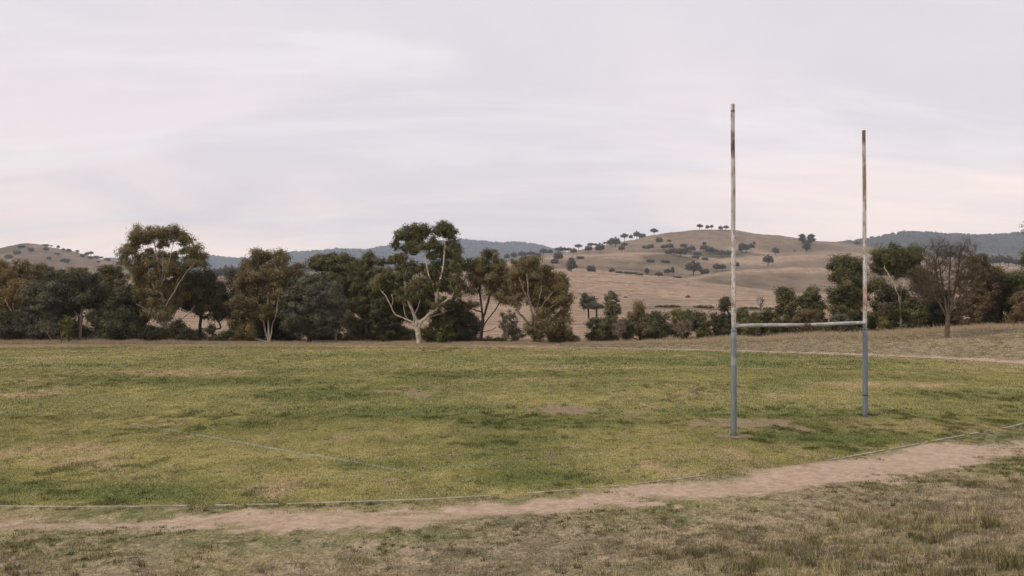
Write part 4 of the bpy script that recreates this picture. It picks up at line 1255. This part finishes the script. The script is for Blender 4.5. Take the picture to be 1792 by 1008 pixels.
tree('tree', 'feathery green tree right of the narrow upright one behind the crossbar', 'tree', (1420, 592), 70, [(1420, 515, 14, 13), (1412, 530, 16, 14), (1428, 535, 13, 14), (1420, 560, 20, 24), (1405, 578, 18, 14)], 'green', 'dark', warm=.2, cr=.42, group=TG)
tree('bush', 'brownish shrub in front of the feathery green tree', 'bush', (1415, 592), 67.5, [(1412, 552, 16, 14), (1402, 565, 20, 18), (1425, 575, 14, 14)], 'brown', 'twig', warm=.05, cr=.4, group=BG)
tree('bush', 'low dark green shrub under the right half of the crossbar', 'bush', (1450, 592), 67, [(1440, 582, 18, 10), (1458, 580, 14, 11)], 'green', 'dark', warm=.15, cr=.4, group=BG)

# --- right cluster
tree('tree', 'dense bright-topped green tree behind the far goal post', 'tree', (1490, 590), 68.0,
     [(1482, 460, 20, 12), (1468, 470, 16, 16), (1498, 470, 16, 16), (1480, 490, 26, 18), (1465, 515, 16, 14), (1495, 515, 24, 20), (1480, 540, 22, 18), (1500, 560, 26, 20), (1475, 570, 20, 18), (1457, 522, 10, 8)], 'green', 'dark', warm=.12, group=TG)
tree('bush', 'greyish shrub left of the far goal post', 'bush', (1470, 590), 66, [(1470, 560, 14, 12), (1480, 575, 16, 14)], 'grey', 'twig', warm=.2, cr=.4, group=BG)
tree('gum_tree', 'wide umbrella-crowned gum with pale trunk right of the far goal post', 'tree', (1576, 586), 66.5,
     [(1560, 442, 24, 12), (1540, 452, 18, 14), (1598, 442, 14, 12), (1575, 455, 32, 14), (1600, 460, 12, 20), (1545, 470, 20, 12), (1585, 475, 26, 12), (1605, 480, 12, 14), (1535, 500, 18, 16), (1570, 515, 18, 12), (1550, 540, 26, 22), (1600, 540, 22, 26), (1580, 560, 24, 22)],
     'green', 'white', limbs=[([(1576, 590), (1576, 560), (1575, 535), (1578, 510), (1584, 490), (1590, 465)], .12, .05), ([(1576, 556), (1562, 545), (1554, 532)], .05, .02), ([(1577, 580), (1590, 575), (1604, 562), (1614, 548)], .05, .02), ([(1575, 530), (1571, 515), (1560, 490), (1548, 468)], .05, .02), ([(1584, 575), (1588, 556), (1590, 545)], .035, .02)],
     r0=.15, cr=.5, dens=.9, fwd=.7, warm=.2, group=TG)
tree('bush', 'yellowish young bush at the foot of the far post, beside the umbrella gum', 'bush', (1547, 588), 65, [(1546, 565, 9, 9), (1544, 580, 10, 9)], 'lime', 'twig', warm=.5, cr=.35, group=BG)
tree('tree', 'dark low tree filling behind the bare tree', 'tree', (1625, 588), 71, [(1618, 505, 18, 22), (1640, 520, 22, 20), (1625, 550, 28, 25), (1655, 555, 26, 25), (1640, 575, 40, 14)], 'dark', 'dark', warm=.15, group=TG)
bare_tree('tree', 'leafless vase-shaped tree with dark trunk standing on the right bank', 'tree', (1658, 592), 56,
          [(1640, 450, 28, 38, 1.0), (1685, 455, 28, 42, 1.0), (1660, 480, 42, 45, 1.0), (1630, 500, 22, 30, .5), (1690, 500, 25, 30, .5), (1605, 490, 18, 25, .25)], .17, 150, 'bare',
          limbs=[([(1658, 596), (1658, 575), (1659, 552)], .16, .13), ([(1659, 553), (1652, 520), (1647, 480), (1640, 440)], .08, .02), ([(1659, 552), (1668, 520), (1676, 480), (1682, 430)], .08, .02), ([(1659, 553), (1660, 515), (1662, 470), (1665, 430)], .07, .02),
                 ([(1658, 555), (1642, 530), (1632, 505), (1618, 465)], .06, .015), ([(1660, 550), (1676, 525), (1695, 490), (1708, 455)], .06, .015)],
          twig=9, leafy=.0012, leaf='gold', group=TG, tl=.7)
bare_tree('tree', 'greyish twiggy tree behind the left side of the leafless vase-shaped tree', 'tree', (1628, 590), 66, [(1618, 500, 24, 36, 1), (1600, 535, 20, 28, .5)], .06, 130, 'bare', twig=10, leafy=.01, leaf='brown', group=TG)
tree('tree', 'brown-leaved tree to the right behind the leafless tree', 'tree', (1704, 588), 68, [(1710, 460, 20, 16), (1725, 475, 16, 16), (1700, 490, 22, 16), (1722, 505, 20, 18), (1700, 525, 24, 18), (1725, 535, 16, 14), (1690, 560, 22, 22)], 'brown', 'white',
     limbs=[([(1703, 590), (1706, 575), (1702, 560), (1703, 542)], .07, .04)], r0=.09, warm=.15, cr=.45, dens=.8, group=TG)
tree('tree', 'rounded dark green tree second from the right edge', 'tree', (1752, 588), 69.5, [(1745, 495, 18, 12), (1765, 500, 20, 16), (1740, 520, 18, 18), (1768, 530, 22, 24), (1750, 555, 30, 24), (1730, 570, 20, 16)], 'green', 'dark', warm=.2, group=TG)
tree('tree', 'small olive tree top showing above the brown-leaved tree', 'tree', (1738, 588), 78, [(1738, 478, 12, 9), (1745, 500, 14, 30)], 'olive', 'dark', warm=.3, group=TG)
tree('tree', 'green tree at the right edge of the photo with autumn-brown lower leaves', 'tree', (1788, 588), 67.5, [(1780, 487, 22, 10), (1800, 495, 20, 16), (1790, 520, 16, 16), (1800, 560, 25, 25)], 'green', 'dark', warm=.15, group=TG)
tree('bush', 'orange-brown bush at the right edge under the green tree', 'bush', (1783, 588), 65.5, [(1786, 528, 12, 16), (1782, 555, 16, 16), (1795, 575, 18, 12)], 'brown', 'twig', warm=.45, cr=.42, group=BG)
tree('gum_tree', 'tall gum whose leaf tips just enter at the right edge', 'tree', (1862, 592), 60, [(1835, 400, 34, 26), (1870, 390, 40, 30), (1818, 450, 24, 18), (1850, 460, 44, 34), (1880, 440, 40, 40)], 'green', 'pale', limbs=[([(1862, 594), (1860, 540), (1855, 480), (1850, 430)], .2, .07)], r0=.24, warm=.25, group=TG)
for lab, px, Yd, hgt_, lf in (('low dark bush left of the leafless tree trunk', 1632, 64, 14, 'dark'), ('low dark bush right of the leafless tree trunk', 1686, 65, 18, 'dark'), ('low brown bush below the rounded dark tree at right', 1736, 64.5, 14, 'brown')):
    tree('bush', lab, 'bush', (px, 590), Yd, [(px - 6, 588 - hgt_ * .5, 14, hgt_ * .5), (px + 10, 588 - hgt_ * .4, 12, hgt_ * .4)], lf, 'twig', warm=.2, cr=.35, group=BG, r0=.05)

# --- middle distance, on the tan paddock
MG = 'trees scattered on the tan paddock behind the field'
for lab, px, Yd, ms_, lf in (
        ('round dark tree on the paddock, left of the upright green one', 1030, 150, [(1024, 522, 9, 8), (1032, 528, 10, 9), (1026, 534, 11, 6)], 'dark'),
        ('low grey-green bush just right of the round dark tree on the paddock', 1044, 148, [(1042, 534, 12, 6), (1050, 536, 6, 5)], 'grey'),
        ('upright conical green tree on the paddock above the shrub row', 1071, 120, [(1072, 515, 8, 8), (1070, 528, 12, 10), (1073, 542, 12, 12), (1074, 553, 9, 7)], 'green')):
    tree('tree', lab, 'tree', (px, 0), Yd, ms_, lf, 'dark', warm=.1, cr=.75, per=420, L=.30, W=.14, group=MG, r0=.2)
bare_tree('tree', 'lone thin leafless tree on the paddock right of the near goal post', 'tree', (1331, 0), 200, [(1331, 527, 8, 12, 1)], .22, 50, 'bare', limbs=[([(1331, 545), (1331, 530)], .2, .1)], twig=6, group=MG, tl=1.2)
for i, (px, Yd, w_, h_) in enumerate(((1155, 225, 8, 3), (1168, 222, 9, 4), (1180, 224, 9, 3.5), (1225, 228, 10, 4.5), (1240, 226, 9, 4), (1302, 230, 6, 4), (1318, 228, 10, 4), (1345, 226, 9, 4), (1204, 300, 4, 3), (1095, 300, 3, 1.5))):
    zz_ = float(terr((px - CX) / F * Yd, Yd)); pb = HY + (H - zz_) * F / Yd
    lab = ('low brown shrub in the dark strip across the paddock' if i < 8 else ('tiny bush on the thin track line across the paddock' if i == 8 else 'tiniest bush at the left end of the paddock track line'))
    tree('bush', lab, 'bush', (px, 0), Yd, [(px, pb - h_ * .5, w_, h_ * .6)], 'brown', 'bare', warm=.05, cr=1.0, per=200, L=.45, W=.22, group='low shrubs in the dark strip across the paddock' if i < 8 else None, r0=.06)

# --- small trees on the hills: one mesh per kind, copied
def proto(name, masses, leaf, bare=False):
    """masses in metres: (x, z, rx, rz)"""
    cen, rads = [], []
    for x, z, rx, rz in masses:
        P = fill_mass(np.array([x, 0, z]), np.array([rx, rx * .8, rz]), .8, .8)
        cen += P; rads += list(rng.uniform(.45, 1.25, len(P)))
    cen, rads = np.array(cen), np.array(rads)
    cen = cen + rng.normal(size=cen.shape) * np.array([.45, .4, .3])
    sk = Skel((0, 0, -.6))
    zc = cen[:, 2].mean()
    sk.path([(0, 0, .3), (.1, 0, zc * .5), (0, 0, zc * .8)], .22, .12, 0)
    for i in np.argsort(np.linalg.norm(cen, axis=1)):
        sk.target(cen[i], 1.2)
    Vt, Ft = sk.mesh(.28, .06, .5, 5)
    root = bpy.data.objects.new(name, None); sc.collection.objects.link(root)
    mesh_obj('trunk', Vt, Ft, BARK['bare'], root)
    Vl, Fl, ti, wm = leaf_cloud(cen, rads, 75, .62, .32, .8, .15)
    mesh_obj('crown', Vl, Fl, LEAF[leaf], root, attrs={'tint': ti, 'warm': wm}, smooth=False)
    return root


PROT = {
    'round': (proto('hill_tree', [(0, 5.2, 3.6, 2.6), (-1.2, 4.2, 2.8, 2.0), (1.5, 4.4, 2.6, 2.0)], 'far'), 7.8, 8.0),
    'flat': (proto('hill_tree', [(-1.7, 4.9, 2.6, 1.7), (1.9, 5.3, 2.4, 1.6), (0.3, 6.4, 2.6, 1.4), (-.6, 3.8, 1.6, 1.0)], 'far'), 7.9, 8.6),
    'tall': (proto('hill_tree', [(0, 7.5, 2.4, 2.0), (-.8, 5.2, 2.4, 2.0), (.8, 3.8, 2.2, 2.0), (.6, 6.4, 2.2, 1.6)], 'far'), 9.5, 5.8),
    'bush': (proto('hill_bush', [(-1.5, 1.5, 2.8, 1.7), (1.8, 1.3, 3.0, 1.6), (0, 2.2, 2.2, 1.4)], 'far'), 3.5, 8.5),
}
used_proto = set()


def place(kind, px, pyb, wpx, hpx, Y, label, group, cat=None):
    pr, h0, w0 = PROT[kind]
    x = (px - CX) / F * Y
    o = pr if kind not in used_proto else pr.copy()
    if kind in used_proto:
        sc.collection.objects.link(o)
        for ch in pr.children:
            c_ = ch.copy(); sc.collection.objects.link(c_); c_.parent = o
    used_proto.add(kind)
    o.location = (x, Y, float(terr(x, Y)) - .05)
    s = Y / F
    o.scale = (wpx * s / w0, wpx * s / w0 * .9, hpx * s / h0)
    o.rotation_euler = (0, 0, rng.choice([0.0, math.pi]) + rng.uniform(-.3, .3))
    tag(o, label, cat or ('bush' if kind == 'bush' else 'tree'), group)


def find_Y(px, pyb, y0, y1):
    """distance between y0 and y1 at which the land shows at photo row pyb under column px"""
    Ys = np.linspace(y0, y1, 500)
    z = terr((px - CX) / F * Ys, Ys)
    row = HY + (H - z) * F / Ys
    # visible only where nothing nearer stands higher
    vis = row <= np.minimum.accumulate(row) + .01
    c_ = np.where(vis, np.abs(row - pyb), 99)
    return float(Ys[int(np.argmin(c_))])


crest = [('flat', 1224.5, 402.5, 13, 11, 'single small tree on the very top of the brown hill, leftmost of the crest group'), ('round', 1238, 402.5, 7, 9, 'left one of the close pair on the hilltop'), ('flat', 1245.5, 402.5, 8, 9.5, 'right one of the close pair on the hilltop'),
         ('round', 1261, 404, 8, 9, 'small rounded hilltop tree left of the last one by the goal post'), ('flat', 1270.5, 404, 11, 10, 'hilltop tree nearest the near goal post'),
         ('flat', 1144.5, 412, 16, 13, 'lone spreading tree on the left shoulder of the hill skyline'), ('flat', 1093, 421, 15, 14, 'open tree on the skyline left of the small round skyline tree'),
         ('round', 1104, 420, 7, 10, 'small round tree between two wider ones on the left skyline'), ('round', 1114, 418, 12, 14, 'bushy skyline tree right of the small round one'), ('bush', 1123, 416, 14, 8, 'low bushes trailing right of the bushy skyline tree')]
for kd, px, pb, w, h, lab in crest:
    place(kd, px, pb, w, h, find_Y(px, pb, 850, 1150), lab, 'trees on the crest of the brown hill')
SG = 'dark trees scattered down the left shoulder of the brown hill'
for kd, px, pb, w, h, Y0, Y1 in (('round', 1077, 433, 17, 18, 850, 1150), ('tall', 1070, 431, 9, 15, 850, 1150), ('round', 1068, 431, 14, 12, 850, 1150), ('round', 1088, 441, 11, 12, 700, 1100), ('round', 1050, 444, 17, 19, 700, 1100), ('round', 1030, 443, 14, 14, 700, 1100),
                                 ('flat', 1012, 437, 15, 11, 850, 1150), ('round', 1004, 446, 12, 12, 700, 1100), ('flat', 1034, 430, 16, 9, 900, 1150), ('round', 1093, 433, 12, 9, 850, 1150), ('flat', 1042, 429, 8, 7, 900, 1150), ('flat', 1058, 428, 8, 6, 900, 1150),
                                 ('round', 981, 441, 22, 10, 900, 1150), ('round', 995, 440, 12, 8, 900, 1150), ('round', 963, 446, 10, 10, 800, 1100), ('round', 951, 443, 14, 12, 800, 1150), ('round', 977, 460, 17, 20, 650, 1000), ('bush', 970, 461, 14, 8, 650, 1000),
                                 ('round', 929, 446, 16, 10, 900, 1150), ('round', 914, 447, 16, 12, 900, 1150), ('round', 899, 447, 12, 13, 900, 1150), ('round', 887, 448, 10, 12, 900, 1150), ('bush', 940, 446, 16, 6, 900, 1150), ('bush', 1015, 453, 14, 5, 650, 1000), ('bush', 1000, 456, 10, 6, 650, 1000)):
    place(kd, px, pb, w, h, find_Y(px, pb, Y0, Y1), 'small dark tree or bush dotted on the left shoulder of the brown hill', SG)
VG = 'trees in the fold between the tan hills'
for kd, px, pb, w, h, lab in (('tall', 1000, 478, 18, 24, 'tallest dark tree at the left end of the fold between the hills'), ('bush', 1034, 475, 17, 11, 'round dark bush alone on the slope, right of the tallest fold tree'), ('round', 1071, 479, 11, 10, 'round greyish tree in the fold, left of a black bush row'),
                              ('bush', 1084, 479, 14, 5, None), ('bush', 1098, 480, 16, 5, None), ('bush', 1119, 482, 14, 4, None), ('tall', 1132, 481, 8, 12, 'thin bare-looking tree midway along the fold'), ('round', 1153, 485, 15, 9, None), ('round', 1169, 481, 14, 11, None), ('tall', 1177, 481, 6, 15, 'narrow upright tree in the fold left of the large dark one'),
                              ('round', 1213, 482, 28, 25, 'largest dark rounded tree in the fold below the hill'), ('bush', 1234, 479, 16, 9, None), ('round', 1254, 475, 14, 14, 'left of two grey round trees beside the near goal post'), ('round', 1264, 474, 13, 12, 'right of two grey round trees beside the near goal post'), ('round', 1286, 470, 16, 12, 'dark tree partly behind the near goal post'),
                              ('bush', 1110, 480, 12, 4, None), ('bush', 1185, 486, 16, 3, None)):
    place(kd, px, pb, w, h, find_Y(px, pb, 560, 800), lab or 'low dark bush in the fold between the tan hills', VG)
GG = 'dark scrub trees in the gully on the hill face'
for kd, px, pb, w, h in (('bush', 1130, 435, 14, 6), ('bush', 1139, 434, 12, 7), ('round', 1162, 437, 12, 9), ('round', 1172, 437, 14, 11), ('round', 1180, 446, 18, 12), ('round', 1190, 450, 20, 15), ('round', 1200, 446, 16, 14), ('round', 1210, 442, 14, 12), ('bush', 1196, 432, 12, 6),
                         ('round', 1232, 440, 14, 12), ('round', 1242, 444, 16, 13), ('round', 1251, 445, 14, 10), ('round', 1263, 449, 16, 12), ('round', 1274, 450, 16, 12), ('bush', 1233, 428, 8, 5), ('tall', 1298, 443, 12, 18), ('round', 1306, 442, 13, 15), ('round', 1314, 438, 13, 12), ('flat', 1320, 431, 7, 9),
                         ('bush', 1220, 446, 14, 6), ('bush', 1153, 424, 13, 9), ('bush', 1171, 423, 8, 4), ('bush', 1170, 444, 12, 6), ('bush', 1217, 452, 14, 5), ('bush', 1233, 455, 12, 5), ('bush', 1138, 459, 14, 5), ('bush', 1165, 460, 16, 5)):
    place(kd, px, pb, w, h, find_Y(px, pb, 700, 1140), 'dark scrub tree among others in the gully below the hill crest', GG)
for kd, px, pb, w, h, lab in (('round', 1357, 447, 13, 14, 'dark round tree on the right slope, above a paler one'), ('round', 1344, 466, 18, 20, 'pale grey-green tree on the right slope'), ('tall', 1404, 428, 13, 19, 'left tree of the tall trio on the right skyline'), ('tall', 1419, 430, 14, 21, 'right tree of the tall trio on the right skyline'),
                              ('tall', 1411, 441, 14, 18, 'lower middle tree of the tall trio on the right skyline'), ('round', 1500, 430, 9, 8, 'tiny round tree on the skyline left of the far goal post'), ('bush', 1390, 440, 4, 2, 'tiny dark bush left of the tall skyline trio')):
    place(kd, px, pb, w, h, find_Y(px, pb, 650, 1150), lab, 'lone trees on the right slope of the brown hill')
LG = 'small dark trees dotted over the left hill'
for kd, px, pb, w, h in (('round', 80, 441, 10, 9), ('round', 86, 456, 8, 7), ('round', 102, 436, 6, 7), ('flat', 90, 432, 6, 4), ('bush', 80, 431, 12, 4), ('round', 111, 440, 6, 6), ('round', 120, 442, 10, 7), ('flat', 135, 445, 8, 8), ('round', 144, 453, 7, 9), ('round', 152, 449, 8, 8),
                         ('flat', 159, 448, 10, 9), ('bush', 168, 452, 10, 5), ('round', 177, 453, 7, 5), ('bush', 188, 456, 12, 5), ('bush', 114, 459, 16, 7), ('bush', 100, 445, 10, 3), ('bush', 54, 440, 10, 7), ('bush', 172, 460, 6, 4), ('bush', 158, 453, 10, 5), ('round', 208, 467, 8, 10), ('bush', 30, 445, 14, 7), ('bush', 15, 452, 16, 7), ('bush', 38, 434, 12, 5)):
    place(kd, px, pb, w, h, find_Y(px, pb, 800, 1150), 'small dark tree or bush dotted on the left hill', LG)
DG = 'distant trees along the paddock edge right of the leafless tree'
for kd, px, pb, w, h in (('round', 1722, 467, 18, 18), ('round', 1738, 467, 18, 20), ('round', 1750, 467, 16, 22), ('round', 1765, 467, 16, 20), ('round', 1778, 466, 14, 13), ('round', 1788, 466, 12, 14), ('round', 1800, 466, 16, 12), ('tall', 1700, 465, 14, 18), ('round', 1712, 466, 14, 16)):
    place(kd, px, pb, w, h, find_Y(px, pb, 520, 660), 'dark distant tree in the line above the pale paddock at the right edge', DG)
for kd, px, pb, w, h in (('tall', 1655, 453, 10, 14), ('tall', 1663, 453, 10, 14), ('tall', 1671, 453, 10, 15), ('tall', 1679, 453, 10, 14), ('tall', 1687, 454, 10, 13), ('round', 1645, 452, 12, 12)):
    place(kd, px, pb, w, h, find_Y(px, pb, 780, 1100), 'dark tree in the distant row seen through the leafless tree', 'dark row of trees seen through the leafless tree')
for kd, px, pb, w, h in (('round', 376, 487, 14, 18), ('round', 386, 487, 16, 20), ('round', 396, 487, 16, 24), ('round', 406, 487, 18, 24), ('round', 417, 487, 16, 20), ('round', 366, 487, 14, 16), ('round', 514, 480, 14, 16), ('round', 428, 487, 16, 20)):
    place(kd, px, pb, w, h, find_Y(px, pb, 560, 720), 'dark distant tree behind the gap right of the black-trunked tree', 'distant trees behind the left gap')
place('flat', 8, 470, 22, 13, find_Y(8, 470, 900, 1140), 'rounded tree top below the left hill at the photo edge', None)
ORD = ['leftmost', 'second', 'third', 'fourth', 'fifth', 'sixth', 'seventh', 'eighth', 'ninth', 'tenth', 'eleventh', 'twelfth', 'thirteenth', 'fourteenth', 'fifteenth',
       'sixteenth', 'seventeenth', 'eighteenth', 'nineteenth', 'twentieth', 'twenty-first', 'twenty-second', 'twenty-third', 'twenty-fourth', 'twenty-fifth', 'twenty-sixth', 'twenty-seventh', 'twenty-eighth']


def number_row(group, what):
    same = {}
    for o in sc.objects:
        if o.get('group') == group:
            same.setdefault(o['label'], []).append(o)
    for lst in same.values():
        if len(lst) < 2:
            continue
        lst.sort(key=lambda o: o.location.x / o.location.y)
        for i, o in enumerate(lst):
            o['label'] = (ORD[i] + (' of the ' if i == 0 else ' from left of the ') if i < len(lst) - 1 else 'rightmost of the ') + what


number_row(SG, 'dark trees down the left shoulder of the hill')
number_row(GG, 'dark scrub trees in the gully below the crest')
number_row(LG, 'small dark trees dotted over the left hill')
number_row(DG, 'distant dark trees above the pale right paddock')
number_row('dark row of trees seen through the leafless tree', 'distant trees seen through the leafless tree')
number_row('distant trees behind the left gap', 'distant trees beyond the left gap in the row')
number_row('low shrubs in the dark strip across the paddock', 'brown shrubs in the dark strip across the paddock')
number_row(VG, 'low bushes in the fold between the hills')

# thin fence-like post by the left bushes
def post(px, pyt, Y, label):
    x = (px - CX) / F * Y
    z = float(terr(x, Y)); top = H + (HY - pyt) * Y / F
    o = tube('fence_post', [(.0, 0, -.1, .05), (.005, 0, .5 * (top - z), .048), (.0, .01, top - z - .02, .045), (.0, .01, top - z, .03)], BARK['bare'], None, 8)
    o.location = (x, Y, z)
    tag(o, label, 'fence post')


post(108, 586, 64.4, 'dark wooden post in the straw grass near the left trees')

# forest canopy on the far ranges: too many crowns to count
def far_forest():
    n = 15000
    u = rng.uniform(-.95, .95, n)
    Y1 = rng.uniform(2150, 2950, n // 2); Y2 = rng.uniform(3700, 4900, n - n // 2)
    Yv = np.concatenate([Y1, Y2])
    # crowd the skylines
    Yv = np.where(rng.random(n) < .35, np.where(Yv < 3000, 2700, 4600) + rng.normal(0, 25, n), Yv)
    x = u * Yv; z = terr(x, Yv)
    r = rng.uniform(4, 8, n) * np.where(Yv > 3200, 1.4, 1.0)
    V8 = np.array([(1, 0, 0), (0, 1, 0), (-1, 0, 0), (0, -1, 0), (.1, .1, 1.25), (.6, .6, .8), (-.7, .5, .7), (.5, -.7, .75), (-.6, -.6, .85)])
    F8 = np.array([(0, 1, 5), (1, 2, 6), (2, 3, 8), (3, 0, 7), (5, 1, 6), (6, 2, 8), (8, 3, 7), (7, 0, 5), (4, 5, 6), (4, 6, 8), (4, 8, 7), (4, 7, 5)])
    Vv = V8[None] * r[:, None, None] * rng.uniform(.75, 1.25, (n, 9, 1))
    Vv = Vv + np.stack([x, Yv, z - 1], 1)[:, None]
    Fv = (F8[None] + 9 * np.arange(n)[:, None, None]).reshape(-1, 3)
    t = np.repeat(rng.random(n), 9)
    o = mesh_obj('forest', Vv.reshape(-1, 3), Fv, LEAF['forest'], attrs={'tint': t, 'warm': t * 0})
    tag(o, 'dense distant forest covering the blue ranges', 'forest', None, 'stuff')


far_forest()

# ------------------------------------------------------------------ haze
def haze():
    x0, x1, y0, y1, z0, z1 = -10500, 10500, -60, 6000, -60, 560
    # keep the far edge of the land inside the box
    y1 = 5750
    x0, x1 = -11200, 11200
    Vh = [(x, y, z) for x in (x0, x1) for y in (y0, y1) for z in (z0, z1)]
    Fh = [(0, 1, 3, 2), (4, 6, 7, 5), (0, 4, 5, 1), (2, 3, 7, 6), (0, 2, 6, 4), (1, 5, 7, 3)]
    m, n, l = mat_new('haze_air')
    pv = n.new('ShaderNodeVolumePrincipled')
    pv.inputs['Color'].default_value = (.70, .81, 1.0, 1)
    pv.inputs['Density'].default_value = .00013
    o = n.new('ShaderNodeOutputMaterial'); l.new(pv.outputs[0], o.inputs['Volume'])
    ob = mesh_obj('haze', Vh, Fh, m, smooth=False)
    tag(ob, 'thin pale haze over the valley', 'haze', None, 'stuff')


haze()
